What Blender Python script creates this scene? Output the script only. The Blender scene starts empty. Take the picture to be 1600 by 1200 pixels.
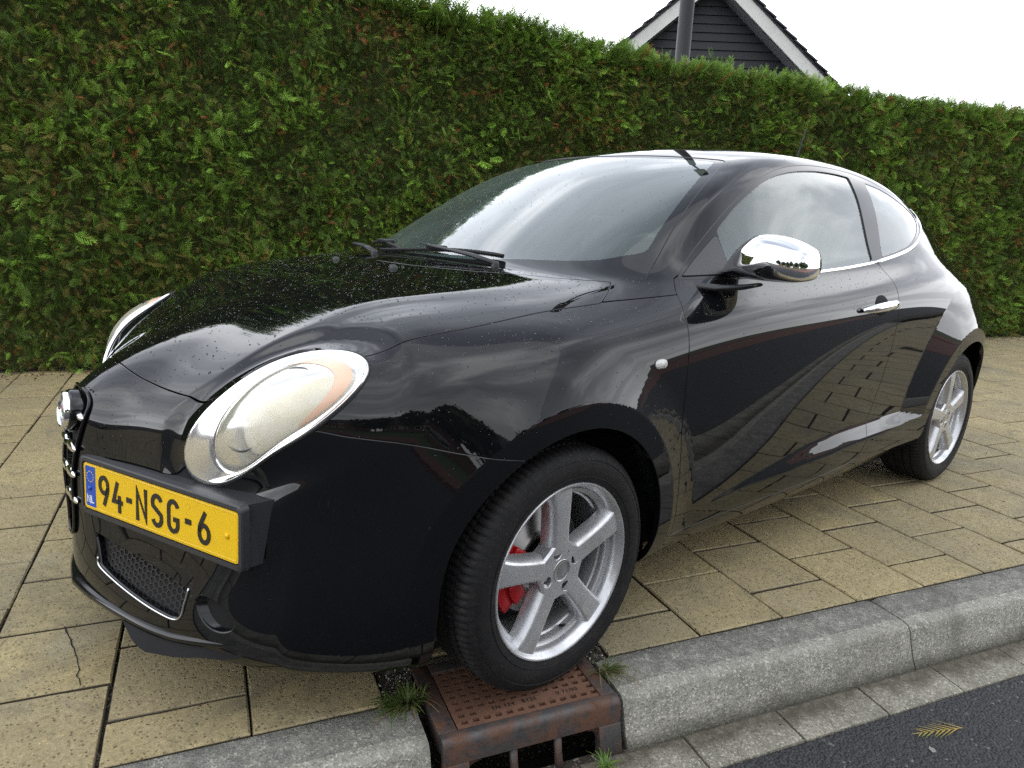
import bpy, bmesh, math, random
import numpy as np
from mathutils import Vector, Matrix, Euler
from math import radians as R, sin, cos, pi
random.seed(7); rng=np.random.default_rng(7)
SC=bpy.context.scene; COL=SC.collection
# ------------------------------------------------------------------ camera, sky, sun, exposure
_cd=bpy.data.cameras.new('camera'); CAM=bpy.data.objects.new('camera',_cd); COL.objects.link(CAM); SC.camera=CAM
CAM.location=(-1.1500,-1.9314,1.1395); CAM.rotation_euler=(R(76.7788),R(-2.4213),R(-40.6451))
_cd.sensor_width=36; _cd.lens=36*1124.52/1600; _cd.clip_start=.02; _cd.clip_end=900
SUN_EL,SUN_AZ=52,235     # azimuth of the sun measured in the xy plane from +x
W=bpy.data.worlds.new('World'); SC.world=W; W.use_nodes=True
_n=W.node_tree.nodes; _l=W.node_tree.links; _bg=_n['Background']; _bg.inputs['Strength'].default_value=.1
_sky=_n.new('ShaderNodeTexSky'); _sky.sky_type='NISHITA'; _sky.sun_disc=False; _sky.sun_elevation=R(SUN_EL); _sky.sun_rotation=R(90-SUN_AZ)
_tc=_n.new('ShaderNodeTexCoord'); _sep=_n.new('ShaderNodeSeparateXYZ'); _l.new(_tc.outputs['Generated'],_sep.inputs[0])
def _m(op,a,b=None,cl=False):
    m=_n.new('ShaderNodeMath'); m.operation=op; m.use_clamp=cl
    for i,x in enumerate((a,b)):
        if x is None: continue
        if isinstance(x,(int,float)): m.inputs[i].default_value=x
        else: _l.new(x,m.inputs[i])
    return m.outputs[0]
_z=_m('ADD',_m('MAXIMUM',_sep.outputs[2],0),.22)
_cb=_n.new('ShaderNodeCombineXYZ'); _l.new(_m('DIVIDE',_sep.outputs[0],_z),_cb.inputs[0]); _l.new(_m('DIVIDE',_sep.outputs[1],_z),_cb.inputs[1])
_n1=_n.new('ShaderNodeTexNoise'); _n1.inputs['Scale'].default_value=1.15; _n1.inputs['Detail'].default_value=7; _n1.inputs['Roughness'].default_value=.52; _n1.inputs['Distortion'].default_value=.5
_l.new(_cb.outputs[0],_n1.inputs['Vector'])
_r1=_n.new('ShaderNodeValToRGB'); _l.new(_n1.outputs[0],_r1.inputs[0])
_e=_r1.color_ramp.elements; _e[0].position=.37; _e[0].color=(3.0,3.3,3.9,1); _e[1].position=.63; _e[1].color=(17.5,17.8,18.2,1)
_x=_r1.color_ramp.elements.new(.5); _x.color=(6.2,6.7,7.6,1)
_mx=_n.new('ShaderNodeMix'); _mx.data_type='RGBA'; _mx.inputs[0].default_value=.93
_l.new(_sky.outputs[0],_mx.inputs[6]); _l.new(_r1.outputs[0],_mx.inputs[7])
# low bright band near the horizon, all the way round
_h=_m('MULTIPLY',_m('POWER',_m('SUBTRACT',1,_m('MAXIMUM',_sep.outputs[2],0)),2.6),.72)
_mh=_n.new('ShaderNodeMix'); _mh.data_type='RGBA'; _l.new(_h,_mh.inputs[0]); pass; 
_az=_m('ADD',_m('MULTIPLY',_sep.outputs[0],.25),_m('MULTIPLY',_sep.outputs[1],.97))       # glow added on the hedge side to brighten hood and windscreen reflections
_gl=_m('ADD',11,_m('MULTIPLY',_m('POWER',_m('MULTIPLY',_m('ADD',_az,1),.5,True),1.6),40)); _gc=_n.new('ShaderNodeCombineXYZ')
for _i,_k in enumerate((1,1.01,1.03)): _l.new(_m('MULTIPLY',_gl,_k),_gc.inputs[_i])
_l.new(_gc.outputs[0],_mh.inputs[7])
_ms=_n.new('ShaderNodeVectorMath'); _ms.operation='SCALE'; _l.new(_mx.outputs[2],_ms.inputs[0]); _l.new(_m('ADD',.72,_m('MULTIPLY',_m('MULTIPLY',_m('ADD',_az,1),.5,True),.75)),_ms.inputs[3]); _l.new(_ms.outputs[0],_mh.inputs[6])
_l.new(_mh.outputs[2],_bg.inputs[0])
_sd=bpy.data.lights.new('sun','SUN'); _sd.energy=.5; _sd.angle=R(110); _sd.color=(1,.965,.91); _so=bpy.data.objects.new('sun',_sd); COL.objects.link(_so)
_d=Vector((cos(R(SUN_EL))*cos(R(SUN_AZ)),cos(R(SUN_EL))*sin(R(SUN_AZ)),sin(R(SUN_EL)))); _so.rotation_euler=_d.to_track_quat('Z','Y').to_euler()
SC.view_settings.view_transform='Standard'; SC.view_settings.look='None'; SC.view_settings.gamma=1; SC.view_settings.use_curve_mapping=False; SC.view_settings.exposure=.80
SC.cycles.use_denoising=False; SC.cycles.use_adaptive_sampling=False; SC.cycles.use_light_tree=False; SC.cycles.sample_clamp_indirect=6; SC.cycles.max_bounces=10; SC.cycles.transparent_max_bounces=16; SC.cycles.caustics_reflective=False; SC.cycles.caustics_refractive=False
# ------------------------------------------------------------------ helpers
def tag(o,label=None,cat=None,group=None,kind=None):
    if label: o['label']=label
    if cat: o['category']=cat
    if group: o['group']=group
    if kind: o['kind']=kind
    return o
def mesh_ob(name,verts,faces,mat=None,parent=None,smooth=False,loc=None):
    me=bpy.data.meshes.new(name); me.from_pydata([tuple(map(float,v)) for v in verts],[],[tuple(map(int,f)) for f in faces]); 
    if smooth: me.shade_smooth()
    return link(name,me,mat,parent,loc)
def link(name,me,mat=None,parent=None,loc=None):
    o=bpy.data.objects.new(name,me); COL.objects.link(o)
    if mat is not None and me is not None:
        for m in (mat if isinstance(mat,(list,tuple)) else [mat]): me.materials.append(m)
    if parent is not None: o.parent=parent
    if loc is not None: o.location=loc
    return o
def empty(name,loc=(0,0,0),rz=0):
    o=bpy.data.objects.new(name,None); COL.objects.link(o); o.location=loc; o.rotation_euler=(0,0,rz); o.empty_display_size=.1; return o
class MB:
    """collects simple shapes into one mesh"""
    def __init__(s): s.v=[]; s.f=[]; s.sm=[]; s.mi=[]; s.cur=0
    def add(s,vs,fs,smooth=False):
        k=len(s.v); s.v+= [tuple(v) for v in vs]; s.f+=[tuple(i+k for i in f) for f in fs]; s.sm+=[smooth]*len(fs); s.mi+=[s.cur]*len(fs); return s
    def box(s,c,size,rot=None,bev=0):
        hx,hy,hz=[a/2 for a in size]
        P=[Vector((sx*hx,sy*hy,sz*hz)) for sz in (-1,1) for sx,sy in ((-1,-1),(1,-1),(1,1),(-1,1))]
        M=(rot.to_3x3() if rot is not None else Matrix.Identity(3))
        P=[M@p+Vector(c) for p in P]
        s.add(P,[(3,2,1,0),(4,5,6,7),(0,1,5,4),(1,2,6,5),(2,3,7,6),(3,0,4,7)]); return s
    def tube(s,pts,r,n=8,cap=True,flat=None):
        pts=[Vector(p) for p in pts]; m=len(pts); rr=r if isinstance(r,(list,tuple)) else [r]*m
        vs=[]; up=None
        for i,p in enumerate(pts):
            t=(pts[min(i+1,m-1)]-pts[max(i-1,0)]).normalized()
            if up is None: up=Vector((0,0,1)) if abs(t.z)<.9 else Vector((1,0,0))
            a=t.cross(up).normalized(); b=a.cross(t).normalized(); up=b
            for k in range(n):
                an=2*pi*k/n; vs.append(p+a*(cos(an)*rr[i])+b*(sin(an)*rr[i]*(flat or 1)))
        fs=[(i*n+k,i*n+(k+1)%n,(i+1)*n+(k+1)%n,(i+1)*n+k) for i in range(m-1) for k in range(n)]
        if cap: fs+= [tuple(range(n))[::-1], tuple((m-1)*n+k for k in range(n))]
        s.add(vs,fs,True); return s
    def lathe(s,prof,n=48,M=None,closed=False,smooth=True):
        """profile (radius, axial); axis = local z"""
        vs=[];m=len(prof)
        for k in range(n):
            a=2*pi*k/n
            for r,z in prof: vs.append(Vector((r*cos(a),r*sin(a),z)))
        if M is not None: vs=[M@v for v in vs]
        rng_=range(m if closed else m-1)
        fs=[(k*m+i,((k+1)%n)*m+i,((k+1)%n)*m+(i+1)%m,k*m+(i+1)%m) for k in range(n) for i in rng_]
        s.add(vs,fs,smooth); return s
    def prism(s,poly,z0,z1,M=None,smooth=False):
        n=len(poly); vs=[Vector((x,y,z0)) for x,y in poly]+[Vector((x,y,z1)) for x,y in poly]
        if M is not None: vs=[M@v for v in vs]
        s.add(vs,[tuple(range(n))[::-1],tuple(range(n,2*n))]+[(i,(i+1)%n,n+(i+1)%n,n+i) for i in range(n)],smooth); return s
    def build(s,name,mat=None,parent=None,loc=None,bevel=0,seg=2,auto=None):
        me=bpy.data.meshes.new(name); me.from_pydata([tuple(v) for v in s.v],[],s.f)
        me.polygons.foreach_set('use_smooth',s.sm); me.polygons.foreach_set('material_index',s.mi)
        if bevel:
            bm=bmesh.new(); bm.from_mesh(me)
            es=[e for e in bm.edges if len(e.link_faces)==2 and e.calc_face_angle(0)>R(30)]
            bmesh.ops.bevel(bm,geom=es,offset=bevel,segments=seg,affect='EDGES',profile=.5)
            for f in bm.faces: f.smooth=True
            bm.to_mesh(me); bm.free(); me.set_sharp_from_angle(angle=R(50))
        if auto: me.shade_smooth(); me.set_sharp_from_angle(angle=R(auto))
        me.update()
        return link(name,me,mat,parent,loc)
def copy_tree(o,parent=None):
    c=o.copy(); COL.objects.link(c); c.parent=parent
    for ch in list(o.children): copy_tree(ch,c)
    return c
# ------------------------------------------------------------------ materials
def mat(name,col=(.5,.5,.5),rough=.5,metal=0,**k):
    m=bpy.data.materials.new(name); m.use_nodes=True; b=m.node_tree.nodes['Principled BSDF']
    b.inputs['Base Color'].default_value=(*col,1); b.inputs['Roughness'].default_value=rough; b.inputs['Metallic'].default_value=metal
    for a,v in k.items():
        b.inputs[a.replace('_',' ')].default_value=v
    return m
class NT:
    def __init__(s,m): s.m=m; s.t=m.node_tree; s.n=s.t.nodes; s.l=s.t.links; s.b=s.n['Principled BSDF']
    def N(s,t,**k):
        n=s.n.new('ShaderNode'+t)
        for a,v in k.items():
            if a in n.inputs: n.inputs[a].default_value=v
            else: setattr(n,a,v)
        return n
    def L(s,a,b): s.l.new(a,b)
    def pos(s): return s.N('NewGeometry').outputs['Position']
    def noise(s,scale,detail=4,rough=.5,vec=None,dist=0):
        n=s.N('TexNoise'); n.inputs['Scale'].default_value=scale; n.inputs['Detail'].default_value=detail; n.inputs['Roughness'].default_value=rough; n.inputs['Distortion'].default_value=dist
        s.L(vec if vec is not None else s.pos(),n.inputs['Vector']); return n.outputs[0]
    def ramp(s,f,stops,interp='LINEAR'):
        r=s.N('ValToRGB'); s.L(f,r.inputs[0]); e=r.color_ramp.elements; r.color_ramp.interpolation=interp
        while len(e)<len(stops): e.new(.5)
        for i,(p,c) in enumerate(stops):
            e[i].position=p; e[i].color=(*c,1) if isinstance(c,(tuple,list)) else (c,c,c,1)
        return r.outputs[0]
    def mix(s,f,a,b,mode='MIX'):
        x=s.N('Mix',data_type='RGBA',blend_type=mode)
        for i,v in ((0,f),(6,a),(7,b)):
            if hasattr(v,'links'): s.L(v,x.inputs[i])
            elif i==0: x.inputs[0].default_value=v
            else: x.inputs[i].default_value=(*v,1) if isinstance(v,(tuple,list)) else (v,v,v,1)
        return x.outputs[2]
    def math(s,op,a,b=None,clamp=False):
        m=s.N('Math',operation=op); m.use_clamp=clamp
        for i,v in enumerate((a,b)):
            if v is None: continue
            if hasattr(v,'links'): s.L(v,m.inputs[i])
            else: m.inputs[i].default_value=v
        return m.outputs[0]
    def bump(s,h,strength=.5,dist=.01,prev=None):
        b=s.N('Bump'); b.inputs['Strength'].default_value=strength; b.inputs['Distance'].default_value=dist; s.L(h,b.inputs['Height'])
        if prev is not None: s.L(prev,b.inputs['Normal'])
        return b.outputs[0]
    def vor(s,scale,vec=None,feature='F1'):
        n=s.N('TexVoronoi',feature=feature); n.inputs['Scale'].default_value=scale; s.L(vec if vec is not None else s.pos(),n.inputs['Vector']); return n
# ------------------------------------------------------------------ street frame: u runs along the kerb, v from the kerb to the hedge
PHI=R(-18.2116); K0=-.7300; U0=.7490; TS=.3007; ROADZ=-.128
def P(u,v,z=0):
    a=v+K0; return Vector((cos(PHI)*u-sin(PHI)*a, sin(PHI)*u+cos(PHI)*a, z))
def paving_mat(name,base,red=False):
    m=mat(name,base,.85); t=NT(m); p=t.pos()
    oi=t.N('ObjectInfo')
    big=t.noise(2.2,3,.6,p); mid=t.noise(19,5,.65,p); fine=t.noise(170,3,.75,p)
    c=t.mix(t.ramp(big,[(.38,0),(.66,1)]),tuple(x*.80 for x in base),tuple(x*1.08 for x in base))
    c=t.mix(t.math('MULTIPLY',oi.outputs['Random'],.9),c,tuple(x*y for x,y in zip(base,(.72,.74,.86))))
    c=t.mix(t.ramp(mid,[(.42,0),(.70,.55)]),c,tuple(x*.55 for x in base))
    # open pores: small dark pits, and pale grit
    v=t.vor(150,p); pit=t.ramp(v.outputs['Distance'],[(.10,1),(.30,0)])
    vs=t.vor(95,p); sel=t.N('SeparateColor'); t.L(vs.outputs['Color'],sel.inputs[0])
    pitm=t.math('MULTIPLY',t.ramp(vs.outputs['Distance'],[(.16,1),(.34,0)]),t.math('GREATER_THAN',sel.outputs[0],.55))
    c=t.mix(t.math('MULTIPLY',pitm,.8),c,(.025,.022,.018)); fk=t.noise(85,2,.4,p); c=t.mix(t.ramp(fk,[(.60,0),(.66,.6)]),c,tuple(x*.3 for x in base))
    c=t.mix(t.math('MULTIPLY',pit,t.math('GREATER_THAN',t.noise(60,1,.5,p),.56)),c,tuple(min(1,x*1.5) for x in base))
    c=t.mix(t.ramp(fine,[(.35,.6),(.6,0)]),c,tuple(x*.42 for x in base)); hz=t.noise(48,5,.8,p); c=t.mix(t.ramp(hz,[(.50,0),(.68,.55)]),c,tuple(x*.45 for x in base)); c=t.mix(t.ramp(hz,[(.30,.35),(.44,0)]),c,tuple(min(1,x*1.45) for x in base))
    if not red:
        st=t.noise(.9,5,.7,p,.6); c=t.mix(t.ramp(st,[(.50,0),(.72,.62)]),c,(.125,.12,.098)); s2=t.noise(5.5,6,.75,p,.9); c=t.mix(t.ramp(s2,[(.54,0),(.72,.5)]),c,(.085,.078,.055)); s3=t.noise(2.6,4,.7,p,.3); c=t.mix(t.ramp(s3,[(.58,0),(.74,.4)]),c,(.42,.38,.27))
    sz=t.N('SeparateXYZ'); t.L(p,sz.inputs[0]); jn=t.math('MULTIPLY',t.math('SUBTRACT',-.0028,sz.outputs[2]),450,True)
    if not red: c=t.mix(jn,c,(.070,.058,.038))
    t.L(c,t.b.inputs['Base Color'])
    h=t.math('ADD',t.math('MULTIPLY',fine,.6),t.math('MULTIPLY',pitm,-.9)); 
    t.L(t.bump(h,.65,.0035,t.bump(mid,.35,.006)),t.b.inputs['Normal'])
    t.L(t.ramp(mid,[(.3,.62),(.7,.92)]),t.b.inputs['Roughness'])
    return m
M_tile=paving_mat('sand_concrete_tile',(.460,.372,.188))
M_redpave=paving_mat('red_clay_paving',(.20,.075,.05),True)
def concrete(name,base,dark=.5,stain=(.10,.095,.075),metal=None):
    m=mat(name,base,.9); t=NT(m); p=t.pos()
    a=t.noise(120,4,.8,p); b=t.noise(11,6,.6,p); g=t.vor(210,p); sp=t.N('SeparateColor'); t.L(g.outputs['Color'],sp.inputs[0])
    c=t.mix(t.ramp(b,[(.35,0),(.68,1)]),tuple(x*.72 for x in base),tuple(x*1.1 for x in base))
    c=t.mix(t.math('MULTIPLY',t.math('GREATER_THAN',sp.outputs[0],.80),.55),c,tuple(x*dark*.6 for x in base))
    c=t.mix(t.math('MULTIPLY',t.math('GREATER_THAN',sp.outputs[1],.84),.65),c,tuple(min(1,x*1.75) for x in base))
    c=t.mix(t.ramp(a,[(.36,.5),(.55,0)]),c,tuple(x*.45 for x in base))
    c=t.mix(t.ramp(t.noise(3.1,6,.72,p,.8),[(.50,0),(.72,.75)]),c,stain)
    if name=='gutter_concrete':
        dt=t.N('VectorMath',operation='DOT_PRODUCT'); t.L(p,dt.inputs[0]); dt.inputs[1].default_value=(-sin(PHI),cos(PHI),0); v=t.math('SUBTRACT',dt.outputs['Value'],K0); wob=t.math('MULTIPLY',t.math('SUBTRACT',t.noise(7,5,.65,p),.5),.12)
        sed=t.math('MULTIPLY',t.math('ADD',t.math('ADD',v,.275),wob),24,True); c=t.mix(t.math('MULTIPLY',sed,t.ramp(t.noise(40,4,.7,p),[(.3,.55),(.6,.95)])),c,(.062,.052,.036))
    if name=='kerb_concrete':
        dt=t.N('VectorMath',operation='DOT_PRODUCT'); t.L(p,dt.inputs[0]); dt.inputs[1].default_value=(-sin(PHI),cos(PHI),0); v=t.math('SUBTRACT',dt.outputs['Value'],K0)
        sz=t.N('SeparateXYZ'); t.L(p,sz.inputs[0]); wob=t.math('MULTIPLY',t.math('SUBTRACT',t.noise(9,4,.6,p),.5),.05)
        edge=t.math('SUBTRACT',1,t.math('MULTIPLY',t.math('ABSOLUTE',t.math('ADD',t.math('ADD',v,.142),wob)),42),True)
        c=t.mix(t.math('MULTIPLY',edge,t.ramp(t.noise(33,5,.7,p),[(.3,.05),(.65,.5)])),c,(.29,.285,.255))
        top=t.math('GREATER_THAN',v,-.118); c=t.mix(t.math('MULTIPLY',top,t.ramp(t.noise(26,5,.7,p),[(.35,.1),(.6,.62)])),c,(.085,.084,.080))
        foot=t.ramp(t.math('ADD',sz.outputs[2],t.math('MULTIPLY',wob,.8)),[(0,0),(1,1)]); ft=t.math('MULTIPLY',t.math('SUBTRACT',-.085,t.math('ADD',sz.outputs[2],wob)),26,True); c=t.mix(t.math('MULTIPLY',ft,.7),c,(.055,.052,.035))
    t.L(c,t.b.inputs['Base Color']); t.L(t.bump(t.math('ADD',a,t.math('MULTIPLY',g.outputs['Distance'],.6)),.7,.004,t.bump(b,.3,.01)),t.b.inputs['Normal']); return m
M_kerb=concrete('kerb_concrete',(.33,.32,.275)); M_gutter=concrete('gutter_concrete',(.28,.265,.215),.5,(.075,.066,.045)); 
def mk_asphalt():
    m=mat('asphalt',(.04,.042,.045),.72); t=NT(m); p=t.pos(); v=t.vor(135,p); sp=t.N('SeparateColor'); t.L(v.outputs['Color'],sp.inputs[0])
    c=t.mix(sp.outputs[0],(.012,.013,.015),(.046,.049,.054)); c=t.mix(t.ramp(v.outputs['Distance'],[(.35,0),(.75,.8)]),c,(.008,.008,.009))
    c=t.mix(t.math('MULTIPLY',t.math('GREATER_THAN',sp.outputs[1],.991),.6),c,(.20,.19,.18))
    t.L(c,t.b.inputs['Base Color']); t.L(t.bump(t.math('MULTIPLY',v.outputs['Distance'],-1),1,.006),t.b.inputs['Normal']); return m
M_asphalt=mk_asphalt()
def mk_soil():
    m=mat('soil_joint',(.05,.04,.028),.95); t=NT(m); p=t.pos(); a=t.noise(60,6,.8,p); v=t.vor(160,p); sp=t.N('SeparateColor'); t.L(v.outputs['Color'],sp.inputs[0])
    c=t.mix(a,(.012,.010,.007),(.055,.045,.030)); c=t.mix(t.math('MULTIPLY',t.math('GREATER_THAN',sp.outputs[0],.9),.6),c,(.26,.24,.2)); t.L(c,t.b.inputs['Base Color'])
    t.L(t.bump(t.math('ADD',a,v.outputs['Distance']),.8,.008),t.b.inputs['Normal']); return m
M_soil=mk_soil()
def sheet(name,us,vs,z,mt,kind='structure',label=None):
    pts=[P(us[0],vs[0],z),P(us[1],vs[0],z),P(us[1],vs[1],z),P(us[0],vs[1],z)]
    o=mesh_ob(name,pts,[(0,1,2,3)],mt); tag(o,kind=kind); return o
sheet('ground',(-260,260),(-260,260),-.30,M_soil)
road=tag(MB().add([P(u,v,z) for z in (ROADZ,-.29) for u,v in ((-60,-6.2),(70,-6.2),(70,-.322),(-60,-.322))],[(0,1,2,3),(7,6,5,4),(0,4,5,1),(3,2,6,7),(1,5,6,2),(0,3,7,4)]).build('road',M_asphalt),kind='structure')
# pavement bed (the joints) under the slabs
pav=tag(MB().add([P(u,v,z) for z in (-.016,-.28) for u,v in ((-30,.0),(45,.0),(45,4.15),(-30,4.15))],[(0,1,2,3),(7,6,5,4),(0,4,5,1),(3,2,6,7),(1,5,6,2),(0,3,7,4)]).build('pavement',M_soil),kind='structure')
def slab_mesh(name,w,d,t=.05,ch=.004,seed=0):
    rr=random.Random(seed); bm=bmesh.new()
    hw,hd=w/2,d/2
    lo=[bm.verts.new((x,y,-t)) for x,y in ((-hw,-hd),(hw,-hd),(hw,hd),(-hw,hd))]
    n=5; ring1=[];ring0=[]
    def per(h,k,z,j):
        out=[]
        for s in range(4):
            for i in range(n):
                f=i/n; a=[(-1,-1),(1,-1),(1,1),(-1,1)][s]; b=[(-1,-1),(1,-1),(1,1),(-1,1)][(s+1)%4]
                x=(a[0]+(b[0]-a[0])*f)*(hw-k); y=(a[1]+(b[1]-a[1])*f)*(hd-k)
                out.append(bm.verts.new((x+rr.uniform(-j,j),y+rr.uniform(-j,j),z)))
        return out
    r0=per(0,0,-ch,.0006); r1=per(0,ch,0,.0012); N=len(r0)
    for i in range(N):
        bm.faces.new((r0[i],r0[(i+1)%N],r1[(i+1)%N],r1[i]))
    bm.faces.new(r1); 
    for s in range(4):
        seg=[r0[(s*n+i)%N] for i in range(n+1)]
        bm.faces.new([lo[s],lo[(s+1)%4]]+seg[::-1])
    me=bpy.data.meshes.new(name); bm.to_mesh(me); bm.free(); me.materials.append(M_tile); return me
GAP=.0064
full=[slab_mesh('paving_slab',TS-.0060,TS-.0098,seed=i) for i in range(3)]
halfm=slab_mesh('half_slab',TS-.0060,TS/2-.0098,seed=9)
cand=[]
Rm=CAM.rotation_euler.to_matrix(); 
def to_px(p):
    q=Rm.transposed()@(Vector(p)-CAM.location)
    if q.z>-.05: return None
    return (800+1124.52*q.x/-q.z, 600-1124.52*q.y/-q.z, -q.z)
for ci in range(-34,90):
    off=.5 if ci%2 else 0.0
    if ci%2: rows=[(-.0,.5)]+[(k+.5,1.0) for k in range(0,13)]
    else: rows=[(k,1.0) for k in range(0,13)]+[(13,.5)]
    off2=rng.normal(0,.012)
    for (r0,h) in rows:
        u=U0+(ci+.5)*TS; v=(r0+h/2)*TS
        if ci in (-3,-2) and r0<.5: continue      # the drain stands here
        a=to_px(P(u,v,0)); vis=a is not None and -80<a[0]<1680 and -60<a[1]<1290
        size=0 if a is None else 1124*.3/a[2]
        cand.append((0 if vis else 1,-size,ci,r0,h,u,v))
cand.sort()
rest=MB(); cnt=0
for vis,sz,ci,r0,h,u,v in cand:
    dz=rng.normal(0,.0011); tx,ty=rng.normal(0,.0042,2); rz=PHI+rng.normal(0,.004)
    du,dv=rng.normal(0,.0008,2)
    p=P(u+du,v+dv,min(dz,.003)+.0)
    if ci in(-3,-2) and r0<1.5: tx*=.3; ty*=.3
    if vis==0 and cnt<300:
        me=full[int(rng.integers(3))] if h>.9 else halfm
        o=bpy.data.objects.new('paving_slab',me); COL.objects.link(o); o.parent=pav; o.location=p; o.rotation_euler=(tx,ty,rz+(pi*int(rng.integers(2)) if h>.9 else 0)); cnt+=1
    else:
        M=Matrix.Translation(p)@Euler((tx*.7,ty*.7,rz)).to_matrix().to_4x4()
        w=TS/2-GAP/2; d=TS*h/2-GAP/2; c_=.004
        vs=[M@Vector(q) for q in ((-w,-d,-.02),(w,-d,-.02),(w,d,-.02),(-w,d,-.02),(-w+c_,-d+c_,0),(w-c_,-d+c_,0),(w-c_,d-c_,0),(-w+c_,d-c_,0))]
        rest.add(vs,[(4,5,6,7),(0,1,5,4),(1,2,6,5),(2,3,7,6),(3,0,4,7)])
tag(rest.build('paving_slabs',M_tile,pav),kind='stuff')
# ---- kerb: concrete stones, one object each
kerb=tag(empty('kerb',P(0,0,0)),kind='structure')
def kerb_stone(u0,u1,parent,seed=0,rot0=False):
    rr=np.random.default_rng(seed)
    prof=[(-.003,-.14),(-.003,-.004),(-.007,.001),(-.045,.0025),(-.100,.0015),(-.138,-.0010),(-.150,-.0045),(-.157,-.0115),(-.161,-.024),(-.172,-.062),(-.183,-.095),(-.194,-.13),(-.2,-.155)]
    g=.003; L=u1-u0-2*g; n=max(2,int(L/.03)); vs=[]
    for i in range(n+1):
        f=i/n; e=0
        dd=min(f,1-f)*L; rnd=.006*max(0,1-dd/.010)**2
        for j,(v,z) in enumerate(prof):
            k=rnd if z>-.13 else 0
            jit=rr.normal(0,.0011) if 2<j<11 else 0
            if i in(0,n): jit=0
            vs.append(P(u0+g+f*L,v+(k if j>4 else 0)+jit*.6,z-k*(1 if j<8 else .3)+jit*.8))
    m=len(prof); fs=[(i*m+j,i*m+j+1,(i+1)*m+j+1,(i+1)*m+j) for i in range(n) for j in range(m-1)]
    fs+=[tuple(range(m))[::-1],tuple(n*m+j for j in range(m))]
    o=mesh_ob('kerb_stone',vs,fs,M_kerb,parent,True); o.data.set_sharp_from_angle(angle=R(50)); return o
ks=[-.088,.400,1.398,2.40,3.40,4.40,5.40,6.40,7.40,8.4,9.4,10.4,11.4]
kerb.location=(0,0,0)
for i,(a,b) in enumerate(zip(ks[1:],ks[2:])): kerb_stone(a,b,kerb,i)
for i in range(6): kerb_stone(-1.088-i,-.088-i,kerb,50+i)
# gutter band of small concrete blocks
gut=tag(empty('gutter'),kind='structure')
gm=[]
for i in range(-14,42):
    a=.848+i*.2945; b=a+.2945; g=.0035
    vs=[]; 
    for u in (a+g,b-g):
        for v,z in ((-.320,-.2),(-.3175,ROADZ+.003),(-.312,-.122),(-.212,-.117),(-.203,-.121),(-.2,-.2)): vs.append(P(u+rng.normal(0,.001),v,z+rng.normal(0,.0012)))
    fs=[(j,j+1,j+7,j+6) for j in range(5)]+[(5,4,3,2,1,0),(6,7,8,9,10,11)]
    mesh_ob('gutter_block',vs,fs,M_gutter,gut)
tag(MB().add([P(u,v,-.131) for u,v in ((-30,-.325),(45,-.325),(45,-.17),(-30,-.17))],[(0,1,2,3)]).build('gutter_bed',M_soil,gut))
# ------------------------------------------------------------------ street drain (cast iron gully in the kerb line)
def mk_iron():
    m=mat('weathered_cast_iron',(.06,.05,.045),.55,.35); t=NT(m); p=t.pos(); a=t.noise(14,6,.7,p); b=t.noise(60,4,.7,p)
    c=t.mix(t.ramp(a,[(.42,0),(.62,1)]),(.065,.063,.064),(.12,.058,.034)); c=t.mix(t.ramp(b,[(.5,0),(.75,.6)]),c,(.03,.018,.012)); t.L(c,t.b.inputs['Base Color'])
    t.L(t.ramp(a,[(.4,.42),(.7,.85)]),t.b.inputs['Roughness']); t.L(t.bump(b,.4,.003),t.b.inputs['Normal']); return m
def mk_rust():
    m=mat('rusty_iron',(.2,.09,.045),.85,.1); t=NT(m); p=t.pos(); a=t.noise(20,6,.7,p); b=t.noise(150,3,.7,p)
    c=t.mix(a,(.085,.042,.027),(.20,.10,.060)); c=t.mix(t.ramp(b,[(.45,0),(.7,.5)]),c,(.07,.03,.018)); t.L(c,t.b.inputs['Base Color']); t.L(t.bump(b,.5,.002),t.b.inputs['Normal']); return m
M_iron=mk_iron(); M_rust=mk_rust(); M_dark=mat('dark_void',(.004,.004,.004),1)
drain=tag(empty('street_drain',P(.16,-.03,0),PHI),'rusty cast iron street drain set in the kerb under the front tyre','drain')
MD=Matrix.Translation((0,0,0))     # local: x along u, y along v, origin at (.16,-.03)
UX=lambda u:u-.16
VY=lambda v:v+.03
b=MB()
def dbox(mb,u0,u1,v0,v1,z0,z1): mb.box(((UX(u0)+UX(u1))/2,(VY(v0)+VY(v1))/2,(z0+z1)/2),(u1-u0,v1-v0,z1-z0))
dbox(b,-.065,-.022,-.138,.118,-.05,.002); dbox(b,.347,.387,-.138,.118,-.05,.002); dbox(b,-.022,.347,.079,.118,-.05,.002)
fr=b.build('frame',M_iron,drain,bevel=.003)
# rounded front lip and its two posts: swept section
def section(mb,prof,u0,u1):
    m=len(prof); vs=[]
    us=(UX(u0),UX(u1))
    for u in us:
        for v,z in prof: vs.append((u,VY(v),z))
    mb.add(vs,[(j,(j+1)%m,m+(j+1)%m,m+j) for j in range(m)],True); mb.add([vs[j] for j in range(m)],[tuple(range(m))[::-1]]); mb.add([vs[m+j] for j in range(m)],[tuple(range(m))])
b=MB(); section(b,[(-.1375,-.03),(-.1375,.002),(-.150,.002),(-.158,-.001),(-.164,-.007),(-.1675,-.016),(-.172,-.058),(-.160,-.062),(-.150,-.03)],-.065,.387)
l=b.build('front_lip',M_iron,drain); l.data.set_sharp_from_angle(angle=R(40))
for (a_,c_) in ((-.065,-.005),(.328,.387)):
    b=MB(); section(b,[(-.152,-.0585),(-.1725,-.0585),(-.196,-.145),(-.165,-.145)],a_,c_); b.build('post',M_iron,drain,bevel=.002)
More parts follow.
